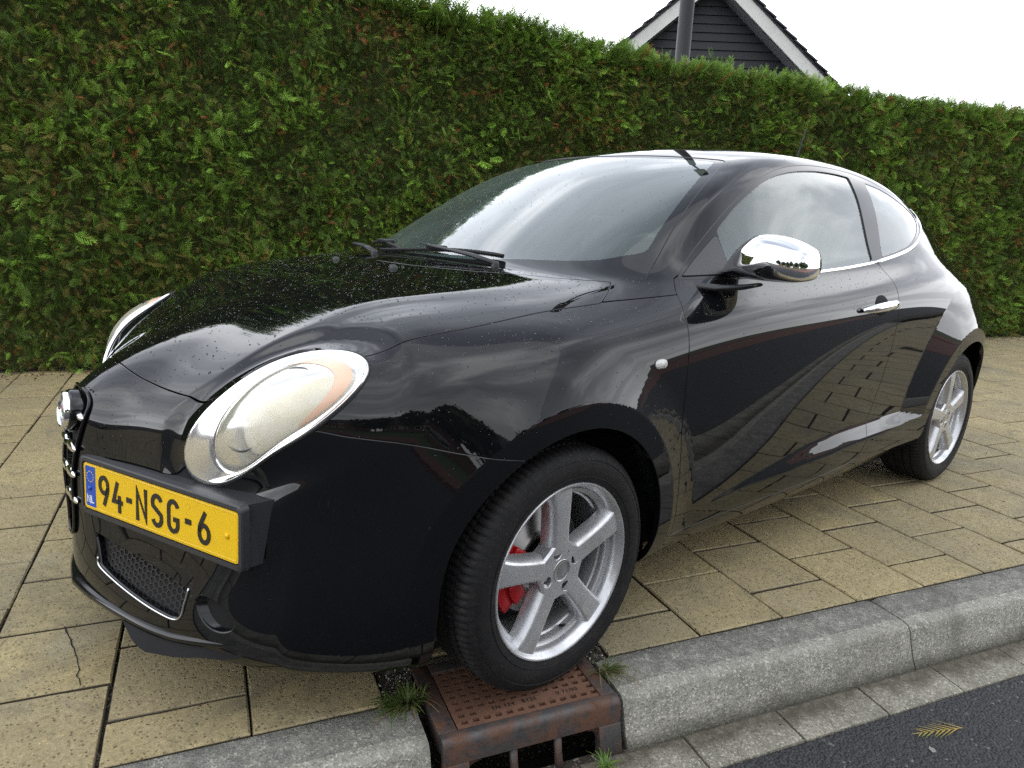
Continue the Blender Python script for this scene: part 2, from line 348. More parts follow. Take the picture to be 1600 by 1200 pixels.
for s_ in (0,1):     # rounded upper corners of the opening
    b=MB(); c0=(-.005,-.062) if s_==0 else (.328,-.062); n=6; pts=[c0]+[(c0[0]+(1 if s_==0 else -1)*(.03-.03*sin(k/n*pi/2)), c0[1]-.03+.03*cos(k/n*pi/2)) for k in range(n+1)]
    vs=[(UX(u),VY(v0-(z+.058)*.27),z) for v0 in (-.172,-.152) for u,z in pts]; m=len(pts)
    b.add(vs,[tuple(range(m)),tuple(range(m,2*m))[::-1]]+[(i,(i+1)%m,m+(i+1)%m,m+i) for i in range(m)]); b.build('corner_gusset',M_iron,drain)
for u_ in (.108,.222): MB().tube([(UX(u_),VY(-.155),-.05),(UX(u_),VY(-.168),-.1),(UX(u_),VY(-.185),-.16)],[.011,.0095,.012],10).build('bar',M_iron,drain)
b=MB(); dbox(b,-.06,.38,.0,.11,-.30,-.06); dbox(b,-.06,.38,-.15,.11,-.295,-.26); b.build('pit',M_dark,drain)
# dark well behind the opening
# grate with rows of square holes
b=MB(); gu=np.linspace(-.0195,.3445,27); gv=np.linspace(-.1355,.0765,19); 
hole=lambda i,j: i%2==1 and j%2==1 and not (j==3 and 4<i<24)
zt=.001
pv={}
def gp(i,j,z):
    k=(i,j,z)
    if k not in pv: pv[k]=len(b.v); b.v.append((UX(gu[i]+(-.0013 if i%2 else .0013)*(1 if 0<i<26 else 0)),VY(gv[j]),z))
    return pv[k]
def gf(*q): b.f.append(q); b.sm.append(False); b.mi.append(0)
for i in range(26):
    for j in range(18):
        if hole(i,j):
            z1=-.020
            a=[(i,j),(i+1,j),(i+1,j+1),(i,j+1)]
            for k in range(4):
                q,r_=a[k],a[(k+1)%4]; gf(gp(*q,zt),gp(*r_,zt),gp(*r_,z1),gp(*q,z1))
        else: gf(gp(i,j,zt),gp(i+1,j,zt),gp(i+1,j+1,zt),gp(i,j+1,zt))
for j in range(18): gf(gp(0,j,zt),gp(0,j+1,zt),gp(0,j+1,-.02),gp(0,j,-.02)); gf(gp(26,j,zt),gp(26,j+1,zt),gp(26,j+1,-.02),gp(26,j,-.02))
for i in range(26): gf(gp(i,0,zt),gp(i+1,0,zt),gp(i+1,0,-.02),gp(i,0,-.02))
grate=b.build('grate',M_rust,drain)
def text_mesh(txt,size,ext,name,mt,parent,M,spacing=1.0,xs=1.0):
    cu=bpy.data.curves.new(name,'FONT'); cu.body=txt; cu.size=size; cu.extrude=ext; cu.align_x='CENTER'; cu.align_y='CENTER'; cu.space_character=spacing; cu.resolution_u=3
    o=bpy.data.objects.new(name,cu); COL.objects.link(o); dg=bpy.context.evaluated_depsgraph_get(); me=bpy.data.meshes.new_from_object(o.evaluated_get(dg)); bpy.data.objects.remove(o)
    me.transform(M@Matrix.Diagonal((xs,1,1,1))); me.name=name; me.materials.clear(); me.materials.append(mt); return link(name,me,None,parent)
text_mesh('EN 124   B125',.017,.0012,'lettering',M_dark,grate,Matrix.Translation((UX(.135),VY(-.094),.0007)),1.15)
text_mesh('V 71/90',.017,.0012,'lettering',M_dark,grate,Matrix.Translation((UX(.275),VY(-.094),.0007)),1.1)
# mortar and grit round the drain, filling the missing slabs
def grit_patch(name,u0,u1,v0,v1,z,amp,seed,mt,n=26):
    rr=np.random.default_rng(seed); H=rr.random((n,n)); 
    for _ in range(2): H=(H+np.roll(H,1,0)+np.roll(H,1,1)+np.roll(H,-1,0))/4*1.02
    vs=[];fs=[]
    for i in range(n):
        for j in range(n):
            e=min(i,j,n-1-i,n-1-j); vs.append(P(u0+(u1-u0)*i/(n-1),v0+(v1-v0)*j/(n-1),z+amp*(H[i,j]-.5)*2-(0.008 if e==0 else 0)))
    for i in range(n-1):
        for j in range(n-1): fs.append((i*n+j,(i+1)*n+j,(i+1)*n+j+1,i*n+j+1))
    return mesh_ob(name,vs,fs,mt,pav,True)
E_u=U0-3*TS; 
tag(grit_patch('mortar_bed',E_u+.003,-.068,.002,.15,-.004,.006,1,M_soil),kind='stuff')
tag(grit_patch('mortar_bed',E_u+.003,U0-TS-.003,.121,.148,-.004,.005,2,M_gutter),kind='stuff')
tag(grit_patch('mortar_bed',.390,U0-TS-.003,.0,.148,-.004,.006,3,M_soil),kind='stuff')
# loose pebbles and crumbs
ico=[Vector(v) for v in ((0,0,1),(.9,0,.2),(.2,.85,.1),(-.8,.4,.2),(-.6,-.6,.1),(.3,-.8,.2),(0,0,-.6))]; icf=[(0,1,2),(0,2,3),(0,3,4),(0,4,5),(0,5,1),(6,2,1),(6,3,2),(6,4,3),(6,5,4),(6,1,5)]
def crumbs(name,n,fn,mt,parent,s0=.0015,s1=.005,seed=3):
    rr=np.random.default_rng(seed); b=MB()
    for _ in range(n):
        p=fn(rr); s=s0+(s1-s0)*rr.random()**3; M=Matrix.Translation(p)@Euler(rr.random(3)*6.28).to_matrix().to_4x4()@Matrix.Diagonal((s,s*(.6+.4*rr.random()),s*.7,1)); b.add([M@v for v in ico],icf)
    return tag(b.build(name,mt,parent),kind='stuff')
M_grit=mat('pale_grit',(.33,.31,.27),.9); M_gritd=mat('dark_grit',(.07,.06,.045),.95)
def f_joint(rr):
    if rr.random()<.5: u=U0+TS*(rr.integers(-9,12)); v=rr.random()*3.6; u+=rr.normal(0,.004)
    else: u=rr.uniform(-2.2,4.0); v=.003+abs(rr.normal(0,.008))
    return P(u,v,-.004)
crumbs('grit',900,f_joint,M_gritd,pav,seed=4)
crumbs('grit',220,lambda r:P(r.uniform(-.17,-.068) if r.random()<.6 else r.uniform(.39,.47),r.uniform(.0,.15),.0),M_grit,pav,.001,.005,seed=5)
crumbs('grit',700,lambda r:P(r.uniform(-1.5,3.5),-.206-abs(r.normal(0,.03)),ROADZ+.011),M_gritd,gut,.001,.0035,seed=6)
crumbs('grit',150,lambda r:P(r.uniform(-.6,3.5),-.25-r.random()*.5,ROADZ+.001 if 0 else -.117),M_grit,gut,.0007,.002,seed=8) if False else None
# small stones and dead leaves lying on the slabs and road
crumbs('pebbles',120,lambda r:P(r.uniform(-2,4),r.uniform(.02,3.5),.0025),M_grit,pav,.001,.0032,seed=9)
# ------------------------------------------------------------------ plants
def leaf_mat(name,rough=.55,trans=.25):
    m=mat(name,(.1,.2,.05),rough); t=NT(m); a=t.N('Attribute',attribute_name='col'); t.L(a.outputs['Color'],t.b.inputs['Base Color'])
    t.b.inputs['Specular IOR Level'].default_value=.35
    tr=t.N('BsdfTranslucent'); t.L(a.outputs['Color'],tr.inputs[0]); mx=t.N('MixShader'); mx.inputs[0].default_value=trans
    t.L(t.b.outputs[0],mx.inputs[1]); t.L(tr.outputs[0],mx.inputs[2]); t.L(mx.outputs[0],t.n['Material Output'].inputs[0]); return m
M_leaf=leaf_mat('conifer_foliage'); M_grass=leaf_mat('grass_blades',.5,.35)
def np_mesh(name,V,F3,col,mt,parent):
    me=bpy.data.meshes.new(name); nv=len(V); nf=len(F3)
    me.vertices.add(nv); me.vertices.foreach_set('co',V.astype(np.float32).ravel()); me.loops.add(nf*3); me.loops.foreach_set('vertex_index',F3.astype(np.int32).ravel())
    me.polygons.add(nf); me.polygons.foreach_set('loop_start',np.arange(0,nf*3,3,dtype=np.int32)); me.update(calc_edges=True)
    if col is not None:
        at=me.color_attributes.new('col','FLOAT_COLOR','POINT'); at.data.foreach_set('color',np.hstack([col,np.ones((nv,1))]).astype(np.float32).ravel())
    return link(name,me,mt,parent)
def frond(seed,pairs=8,sub=True,wd=1.0):
    """flat scale-leaf spray: slim curved side shoots, each with short side teeth"""
    rr=np.random.default_rng(seed); V=[];F=[]
    def blade(p,d,n,L,w):
        s=np.cross(d,n); k=len(V); V.extend([p-s*w*.5,p+s*w*.5,p+d*L*.55+s*w*.45+n*.03*L,p+d*L-n*.06*L]); F.extend([(k,k+1,k+2),(k,k+2,k+3)])
    nz=np.array([0,0,1.]); curve=rr.uniform(.15,.45); bend=rr.uniform(-.12,.12)
    axis=lambda t: np.array([t,bend*t*t,-curve*t*t])
    for i in range(pairs):
        t=.08+.86*i/pairs; L=(.46*(1-t)**.8+.13)*rr.uniform(.8,1.15)
        for s in (1,-1):
            tt=t+.04*s; a=R(rr.uniform(36,50)); d=np.array([cos(a),s*sin(a),-.35*rr.random()-.1]); d/=np.linalg.norm(d); p=axis(tt)
            blade(p,d,nz,L,.024*wd)
            if sub and L>.2:
                for j,q in enumerate((.3,.52,.74)):
                    for s2 in ((1,-1) if j<2 else (1,)):
                        a3=s*a+s2*R(40); d2=np.array([cos(a3),sin(a3),-.3]); blade(p+d*L*q,d2/np.linalg.norm(d2),nz,L*.36*(1.05-q*.5),.020)
    blade(axis(.9),np.array([1.,2*bend,-curve]),nz,.2,.032); k=len(V); V.extend([axis(0)+[0,.009,0],axis(0)-[0,.009,0],axis(1)]); F.append((k,k+1,k+2))
    return np.array(V),np.array(F)
FR=[frond(i,7,True) for i in range(5)]; FRs=[frond(20+i,8,False,1.75) for i in range(5)]
def scatter(pos,nrm,scale,cols,up,protos,which,spread=.5,seed=0):
    """place frond copies; returns joined arrays"""
    rr=np.random.default_rng(seed); VV=[];FF=[];CC=[];k=0
    for pi in range(len(protos)):
        idx=np.nonzero(which==pi)[0]
        if len(idx)==0: continue
        pv_,pf=protos[pi]; n=len(idx)
        a=nrm[idx]*rr.uniform(.35,1.1,(n,1))+up[idx]+rr.normal(0,spread,(n,3)); a/=np.linalg.norm(a,axis=1,keepdims=True)
        b_=nrm[idx]*.5+np.array([0,0,.9])+rr.normal(0,.55,(n,3)); s=np.cross(b_,a); s/=np.linalg.norm(s,axis=1,keepdims=True); nn=np.cross(a,s)
        X=pv_[None,:,:]*scale[idx][:,None,None]
        W_=pos[idx][:,None,:]+X[:,:,0:1]*a[:,None,:]+X[:,:,1:2]*s[:,None,:]+X[:,:,2:3]*nn[:,None,:]
        m=len(pv_); VV.append(W_.reshape(-1,3)); FF.append((pf[None]+(np.arange(n)*m)[:,None,None]).reshape(-1,3)+k); k+=n*m
        tipf=(.80+.35*pv_[:,0])[None,:,None]; CC.append((cols[idx][:,None,:]*tipf).reshape(-1,3))
    return np.vstack(VV),np.vstack(FF),np.vstack(CC)
def vnoise(x,y,seed=0):
    rr=np.random.default_rng(seed); T=rr.random((64,64)); xi=np.floor(x).astype(int); yi=np.floor(y).astype(int); fx=x-xi; fy=y-yi; fx=fx*fx*(3-2*fx); fy=fy*fy*(3-2*fy)
    g=lambda a,b: T[a%64,b%64]
    return (g(xi,yi)*(1-fx)+g(xi+1,yi)*fx)*(1-fy)+(g(xi,yi+1)*(1-fx)+g(xi+1,yi+1)*fx)*fy
HV=3.98      # front face of the hedge
def hedge_top(u): 
    base=np.interp(u,[-8,-2,.5,1.0,2.2,3.0,4.8,6.3,7.6,12,20],[2.95,2.85,2.66,2.60,2.50,2.46,2.41,2.39,2.41,2.45,2.5])
    return base+.05*(vnoise(u*1.7,u*0,3)-.5)
M_core=mat('hedge_core',(.065,.080,.025),1); 
hedge=tag(empty('hedge',P(2,HV+.4,0),PHI),'tall clipped conifer hedge with brown tips behind the parked black car','hedge')
def hlocal(o): o.matrix_parent_inverse=hedge.matrix_basis.inverted()
us_=np.linspace(-10,24,120); vs=[];fs=[]
for u in us_:
    zt_=float(hedge_top(np.array(u)))-.035
    for v,z in ((HV+.12,.0),(HV+.10,zt_*.5),(HV+.14,zt_),(HV+.85,zt_),(HV+.9,0)): vs.append(P(u,v,z))
for i in range(len(us_)-1):
    for j in range(4): fs.append((i*5+j,i*5+j+1,(i+1)*5+j+1,(i+1)*5+j))
core=mesh_ob('inner_branches',vs,fs,M_core,hedge); hlocal(core)
def px_area_u(u): return 1
def hedge_fronds(n,u0,u1,seed,zlo=.02,sc=(.06,.125),protos=FR,front=0):
    rr=np.random.default_rng(seed)
    u=rr.uniform(u0,u1,n); f=rr.random(n); top=hedge_top(u); z=zlo+(top-zlo)*f
    clump=vnoise(u*3.1,z*3.1,5)*.6+vnoise(u*8,z*8,6)*.4
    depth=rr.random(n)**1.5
    v=HV+.10-.13*clump+ .10*depth-.05
    if front: v-=.02
    # a few sprays stand out of the clipped face
    if front==2: v-=.02
    outm=rr.random(n)<.03; v=np.where(outm,v-.04,v)
    p=np.array([tuple(P(a,b_,c_)) for a,b_,c_ in zip(u,v,z)])
    nr=np.tile(np.array([-(-sin(PHI)),-cos(PHI),0.]),(n,1)); nr=np.tile(np.array([sin(PHI),-cos(PHI),0.]),(n,1))
    up=np.tile(np.array([0,0,.25]),(n,1)); up[:,2]=rr.uniform(-.5,.95,n)
    s=rr.uniform(*sc,n)*(.85+.5*(clump-.5)); s=np.where(outm,s*1.35,s)
    g=rr.random(n); t=vnoise(u*1.3,z*1.6,11); t2=vnoise(u*4.3,z*4.6,12)
    dk=np.array([.090,.155,.028]); md=np.array([.215,.365,.050]); br=np.array([.40,.70,.10]); ol=np.array([.30,.26,.070]); dead=np.array([.52,.20,.075])
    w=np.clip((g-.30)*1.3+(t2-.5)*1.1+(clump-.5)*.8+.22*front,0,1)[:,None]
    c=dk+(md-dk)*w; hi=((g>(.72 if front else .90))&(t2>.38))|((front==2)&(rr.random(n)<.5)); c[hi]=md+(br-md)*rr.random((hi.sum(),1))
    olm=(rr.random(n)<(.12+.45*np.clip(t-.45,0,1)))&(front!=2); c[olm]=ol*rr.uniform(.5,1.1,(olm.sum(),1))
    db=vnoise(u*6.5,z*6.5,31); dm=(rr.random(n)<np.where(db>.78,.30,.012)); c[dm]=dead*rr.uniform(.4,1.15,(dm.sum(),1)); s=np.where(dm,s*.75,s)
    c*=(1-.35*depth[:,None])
    return p,nr,s,c,up,rr.integers(0,len(protos),n)
def add_hedge(n,u0,u1,seed,sc,protos,front=0):
    a=hedge_fronds(n,u0,u1,seed,sc=sc,protos=protos,front=front); p,nr,s,c_,up,w=a
    V_,F_,C_=scatter(p,nr,s,c_,up,protos,w,.42,seed); return V_,F_,C_
def protoob(nm,fr):
    V_,F_=fr; me=bpy.data.meshes.new(nm); me.from_pydata(V_.tolist(),[],F_.tolist()); at=me.color_attributes.new('tip','FLOAT_COLOR','POINT'); t_=.78+.38*V_[:,0]; at.data.foreach_set('color',np.stack([t_,t_,t_,np.ones_like(t_)],1).astype(np.float32).ravel()); me.materials.append(M_spray); return bpy.data.objects.new(nm,me)
def mk_spray():
    m=mat('conifer_spray',(.1,.2,.05),.5); t=NT(m); a=t.N('Attribute',attribute_name='col'); a.attribute_type='INSTANCER'; tp=t.N('Attribute',attribute_name='tip'); c=t.mix(1.0,a.outputs['Color'],tp.outputs['Color'],'MULTIPLY'); t.L(c,t.b.inputs['Base Color']); t.b.inputs['Specular IOR Level'].default_value=.3
    tr=t.N('BsdfTranslucent'); t.L(c,tr.inputs[0]); mx=t.N('MixShader'); mx.inputs[0].default_value=.28; t.L(t.b.outputs[0],mx.inputs[1]); t.L(tr.outputs[0],mx.inputs[2]); t.L(mx.outputs[0],t.n['Material Output'].inputs[0]); return m
M_spray=mk_spray()
PROT=[protoob('conifer_spray',FR[i%5] if i<7 else FRs[i-7]) for i in range(10)]
PO=[];EU=[];SCL=[];CL=[];ID=[]
def collect(p,nr,s_,c_,up,w,spread,seed,base):
    rr=np.random.default_rng(seed); n=len(p); a=nr*rr.uniform(.35,1.1,(n,1))+up+rr.normal(0,spread,(n,3)); a/=np.linalg.norm(a,axis=1,keepdims=True)
    b_=nr*.5+np.array([0,0,.9])+rr.normal(0,.55,(n,3)); s2=np.cross(b_,a); s2/=np.linalg.norm(s2,axis=1,keepdims=True); nn=np.cross(a,s2)
    ry=np.arcsin(np.clip(-a[:,2],-1,1)); rx=np.arctan2(s2[:,2],nn[:,2]); rz=np.arctan2(a[:,1],a[:,0])
    PO.append(p);EU.append(np.stack([rx,ry,rz],1));SCL.append(s_);CL.append(c_);ID.append(w+base)
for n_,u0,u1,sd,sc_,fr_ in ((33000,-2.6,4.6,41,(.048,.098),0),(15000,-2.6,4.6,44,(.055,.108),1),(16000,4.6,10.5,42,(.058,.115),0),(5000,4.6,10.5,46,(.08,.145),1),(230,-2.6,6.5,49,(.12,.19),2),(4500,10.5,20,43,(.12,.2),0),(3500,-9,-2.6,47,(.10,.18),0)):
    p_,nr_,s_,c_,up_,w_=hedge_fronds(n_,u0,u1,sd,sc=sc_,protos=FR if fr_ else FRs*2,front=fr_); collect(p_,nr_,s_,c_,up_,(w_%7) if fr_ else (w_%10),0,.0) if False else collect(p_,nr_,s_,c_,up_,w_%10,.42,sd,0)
def crown_pts(n,u0,u1,seed):
    rr=np.random.default_rng(seed); u=rr.uniform(u0,u1,n); v=HV-.02+.60*rr.random(n)**2.4; z=hedge_top(u)-.15+rr.random(n)*.12
    p=np.array([tuple(P(a,b_,c_)) for a,b_,c_ in zip(u,v,z)]); nr=np.tile(np.array([sin(PHI)*.3,-cos(PHI)*.3,.3]),(n,1)); up=np.tile(np.array([0,0,1.0]),(n,1)); s=rr.uniform(.06,.125,n)
    tall=(rr.random(n)<.05)|((vnoise(u*2.2,u*0,77)>.72)&(rr.random(n)<.35)); s[tall]*=1.6
    c=np.array([.10,.17,.028])+rr.random((n,1))*np.array([.14,.23,.035]); dm=rr.random(n)<.03; c[dm]=(.25,.10,.035); collect(p,nr,s,c,up,rr.integers(0,10,n),.35,seed,0)
crown_pts(9500,-3,12,51)
PO=np.vstack(PO);EU=np.vstack(EU);SCL=np.concatenate(SCL);CL=np.vstack(CL);ID=np.concatenate(ID).astype(np.int32)
me=bpy.data.meshes.new('foliage'); me.vertices.add(len(PO)); me.vertices.foreach_set('co',PO.astype(np.float32).ravel())
at=me.attributes.new('eul','FLOAT_VECTOR','POINT'); at.data.foreach_set('vector',EU.astype(np.float32).ravel())
at=me.attributes.new('scl','FLOAT','POINT'); at.data.foreach_set('value',SCL.astype(np.float32))
at=me.attributes.new('pid','INT','POINT'); at.data.foreach_set('value',ID)
at=me.attributes.new('col','FLOAT_COLOR','POINT'); at.data.foreach_set('color',np.hstack([CL,np.ones((len(CL),1))]).astype(np.float32).ravel())
fo=link('foliage',me,M_spray,hedge); hlocal(fo); tag(fo,kind='stuff')
ng=bpy.data.node_groups.new('spray_scatter','GeometryNodeTree'); ng.interface.new_socket('Geometry',in_out='INPUT',socket_type='NodeSocketGeometry'); ng.interface.new_socket('Geometry',in_out='OUTPUT',socket_type='NodeSocketGeometry')
gi=ng.nodes.new('NodeGroupInput'); go=ng.nodes.new('NodeGroupOutput'); gti=ng.nodes.new('GeometryNodeGeometryToInstance'); iop=ng.nodes.new('GeometryNodeInstanceOnPoints')
for pr_ in reversed(PROT):
    oi=ng.nodes.new('GeometryNodeObjectInfo'); oi.inputs['Object'].default_value=pr_; oi.inputs['As Instance'].default_value=False; ng.links.new(oi.outputs['Geometry'],gti.inputs[0])
def nattr(nm,dt):
    n=ng.nodes.new('GeometryNodeInputNamedAttribute'); n.data_type=dt; n.inputs['Name'].default_value=nm; return [o for o in n.outputs if o.enabled and o.name=='Attribute'][0]
ng.links.new(gi.outputs[0],iop.inputs['Points']); ng.links.new(gti.outputs[0],iop.inputs['Instance']); iop.inputs['Pick Instance'].default_value=True
ng.links.new(nattr('pid','INT'),iop.inputs['Instance Index']); ng.links.new(nattr('scl','FLOAT'),iop.inputs['Scale'])
e2r=ng.nodes.new('FunctionNodeEulerToRotation'); ng.links.new(nattr('eul','FLOAT_VECTOR'),e2r.inputs[0]); ng.links.new(e2r.outputs[0],iop.inputs['Rotation'])
ng.links.new(iop.outputs[0],go.inputs[0]); md=fo.modifiers.new('scatter','NODES'); md.node_group=ng
# bare twigs showing between the sprays
b=MB(); rr=np.random.default_rng(61)
M_twig=mat('twig_bark',(.11,.08,.05),.9)
for _ in range(420):
    u=rr.uniform(-3,9); z=rr.uniform(.1,2.3); p=P(u,HV+.03,z); d=Vector((rr.normal(0,.5),rr.normal(0,.3)-.3,rr.normal(.9,.4))).normalized(); L=rr.uniform(.08,.28)
    b.tube([p,p+d*L*.5+Vector((0,-.012,0)),p+d*L],[.0028,.002,.001],4,False)
o=b.build('twigs',M_twig,hedge); hlocal(o); tag(o,kind='stuff')
# litter strip at the hedge foot
tag(grit_patch('soil_strip',-9,20,4.0,4.6,.004,.02,12,M_soil,60),kind='stuff')
M_litter=mat('brown_litter',(.12,.06,.03),.9)
def f_lit(r): return P(r.uniform(-3,9),3.93-abs(r.normal(0,.10)),.004)
crumbs('leaf_litter',1500,f_lit,M_litter,pav,.003,.012,seed=17)
# grass tufts
def tuft(name,loc,n,L,spread,lean,seed,label,cat='grass tuft',cols=((.07,.16,.03),(.17,.20,.06)),dry=.2,w=.0022,group=None):
    rr=np.random.default_rng(seed); V_=[];F_=[];C_=[]
    for i in range(n):
        a=rr.random()*6.28; r0=rr.random()*spread; p=np.array([cos(a)*r0,sin(a)*r0*.6,0]); a2=a+rr.normal(0,.6); l=L*rr.uniform(.35,1.1); out=rr.uniform(.3,1.0)
        d=np.array([cos(a2)*out+lean[0],sin(a2)*out+lean[1],0]); segs=5; k=len(V_); s=np.array([-d[1],d[0],0]); s/=np.linalg.norm(s)+1e-9; ww=w*rr.uniform(.6,1.5)
        isd=rr.random()<dry; c=np.array((.34,.27,.14))*rr.uniform(.6,1.1) if isd else np.array(cols[0])+(np.array(cols[1])-np.array(cols[0]))*rr.random()
        for j in range(segs+1):
            t=j/segs; q=p+d*l*(t*.55+.45*t*t)+np.array([0,0,1])*l*(t*.75-.62*t*t*(out if not isd else 1.25)); q[2]=max(q[2],.0015-.06*(lean[2] if len(lean)>2 else 0)*t); wj=ww*(1-t)**.7+.0002
            V_+= [q-s*wj,q+s*wj]; C_+=[c*(.6+.5*t)]*2
        for j in range(segs): F_+=[(k+2*j,k+2*j+1,k+2*j+3),(k+2*j,k+2*j+3,k+2*j+2)]
    o=np_mesh(name,np.array(V_),np.array(F_),np.array(C_),M_grass,None); o.location=loc; o.rotation_euler=(0,0,PHI); tag(o,label,cat,group); return o
tuft('grass_tuft',P(-.105,-.005,-.004),150,.085,.045,(-.25,-.15),1,'dark green grass tuft growing beside the left edge of the rusty drain')
tuft('grass_tuft',P(.405,-.055,-.002),75,.08,.028,(.25,-.28),2,'half dry grass tuft hanging over the kerb at the right edge of the drain',dry=.5,w=.0015)
tuft('grass_tuft',P(.315,-.235,-.115),45,.055,.012,(-.05,.1),3,'small bright green tuft at the foot of the drain opening',cols=((.12,.26,.04),(.22,.36,.07)),dry=.05,w=.0012)
tuft('weed_patch',P(6.75,3.55,0),130,.14,.22,(0,-.1),4,'low green weeds on the slabs at the foot of the hedge on the right','weeds',cols=((.08,.20,.03),(.14,.28,.05)),dry=.05,w=.006)
# fallen conifer sprig on the asphalt
pv_,pf=frond(91,7,False,1.5); pv_=pv_*np.array([.15,.085,.08]); pv_[:,2]=.003+abs(pv_[:,2])*.15; cc=np.tile(np.array([.50,.33,.07]),(len(pv_),1)); gg=np.random.default_rng(5).random(len(pv_)//1)<.35; cc[gg]=(.28,.32,.06)
o=np_mesh('fallen_sprig',pv_,pf,cc,M_leaf,None); o.location=P(1.285,-.425,ROADZ+.002); o.rotation_euler=(0,0,PHI+R(167)); tag(o,'yellow brown conifer sprig lying on the black asphalt','sprig')
pp=[(0,0),(.012,.002),(.018,.012),(.008,.016),(-.004,.010)]
o=MB().prism(pp,.0,.0012).build('leaf_scrap',mat('grey_leaf',(.20,.21,.19),.8)); o.location=P(1.136,-.462,ROADZ+.001); o.rotation_euler=(0,0,.6); tag(o,'grey dead leaf scrap on the asphalt near the yellow sprig','leaf')
# ------------------------------------------------------------------ lamp post behind the hedge
M_post=mat('grey_painted_steel',(.022,.023,.028),.65)
post=tag(empty('street_lamp',P(3.52,4.40,0),PHI),'dark grey lamp post rising out of the hedge in front of the gable','street lamp')
b=MB(); b.lathe([(.085,0),(.085,.8),(.064,.82),(.064,3.0),(.058,4.9),(.04,4.95)],20).build('pole',M_post,post)
MB().tube([(0,0,4.9),(-.02,-.05,5.02),(-.12,-.28,5.10),(-.2,-.45,5.12)],[.035,.03,.026,.024],10).build('arm',M_post,post)
b=MB(); b.box((0,0,0),(.22,.66,.10)); hd=b.build('lamp_head',M_post,post,bevel=.04,seg=3); hd.location=(-.29,-.68,5.13); hd.rotation_euler=(R(-4),0,R(-22))
b=MB(); b.box((0,0,-.052),(.16,.42,.02)); b.build('lens',mat('lamp_lens',(.6,.6,.58),.3),hd)
# ------------------------------------------------------------------ house gable
M_board=mat('dark_boards',(.014,.015,.022),.55); M_white=mat('white_bargeboard',(.70,.70,.68),.5); M_rtile=mat('dark_roof_tile',(.020,.020,.028),.55); M_brick=mat('brown_brick',(.18,.10,.07),.9); M_soff=mat('soffit_grey',(.22,.23,.25),.7)
t=NT(M_board); t.L(t.bump(t.noise(9,5,.6,t.pos()),.2,.02),t.b.inputs['Normal'])
t=NT(M_white); c=t.mix(t.ramp(t.noise(5,5,.7,t.pos()),[(.45,0),(.8,.35)]),(.66,.66,.64),(.38,.39,.36)); t.L(c,t.b.inputs['Base Color'])
HA=PHI+R(-24); n0=Vector((cos(HA),sin(HA),0)); h0=P(9,12,0)
house=tag(empty('house',h0,HA),'house gable with dark boards and white bargeboards beyond the hedge','house')
AX,AZ,SL=.285,6.14,.845     # apex x, apex z, slope (local x along the gable, y to the back)
W2=4.6
def rakep(x): return AZ-SL*abs(x-AX)
# wall, boards
wz=AZ-.42
b=MB(); xs=[AX-W2+.5,AX+W2-.5]; b.add([(xs[0],.12,0),(xs[1],.12,0),(xs[1],.12,rakep(xs[1])-.35),(AX,.12,AZ-.35),(xs[0],.12,rakep(xs[0])-.35)],[(0,1,2,3,4)])
b.add([(xs[0],.12,0),(xs[0],9,0),(xs[0],9,2.4),(xs[0],.12,2.4)],[(0,1,2,3)]); b.add([(xs[1],.12,0),(xs[1],9,0),(xs[1],9,2.4),(xs[1],.12,2.4)],[(3,2,1,0)]); b.build('wall',M_brick,house)
z=2.5; bh=.165
while z<AZ-.45:
    half=(AZ-.33-z)/SL; half2=(AZ-.33-(z+bh))/SL
    if half2<.05: break
    half=min(half,W2-.5)
    half2=min(half2,half)
    b=MB(); vs=[(AX-half,.045,z),(AX+half,.045,z),(AX+half2,.075,z+bh-.006),(AX-half2,.075,z+bh-.006),(AX-half,.12,z),(AX+half,.12,z),(AX+half2,.12,z+bh-.006),(AX-half2,.12,z+bh-.006)]
    b.add(vs,[(0,1,2,3),(0,4,5,1),(2,6,7,3),(1,5,6,2),(0,3,7,4)]); b.build('board',M_board,house); z+=bh
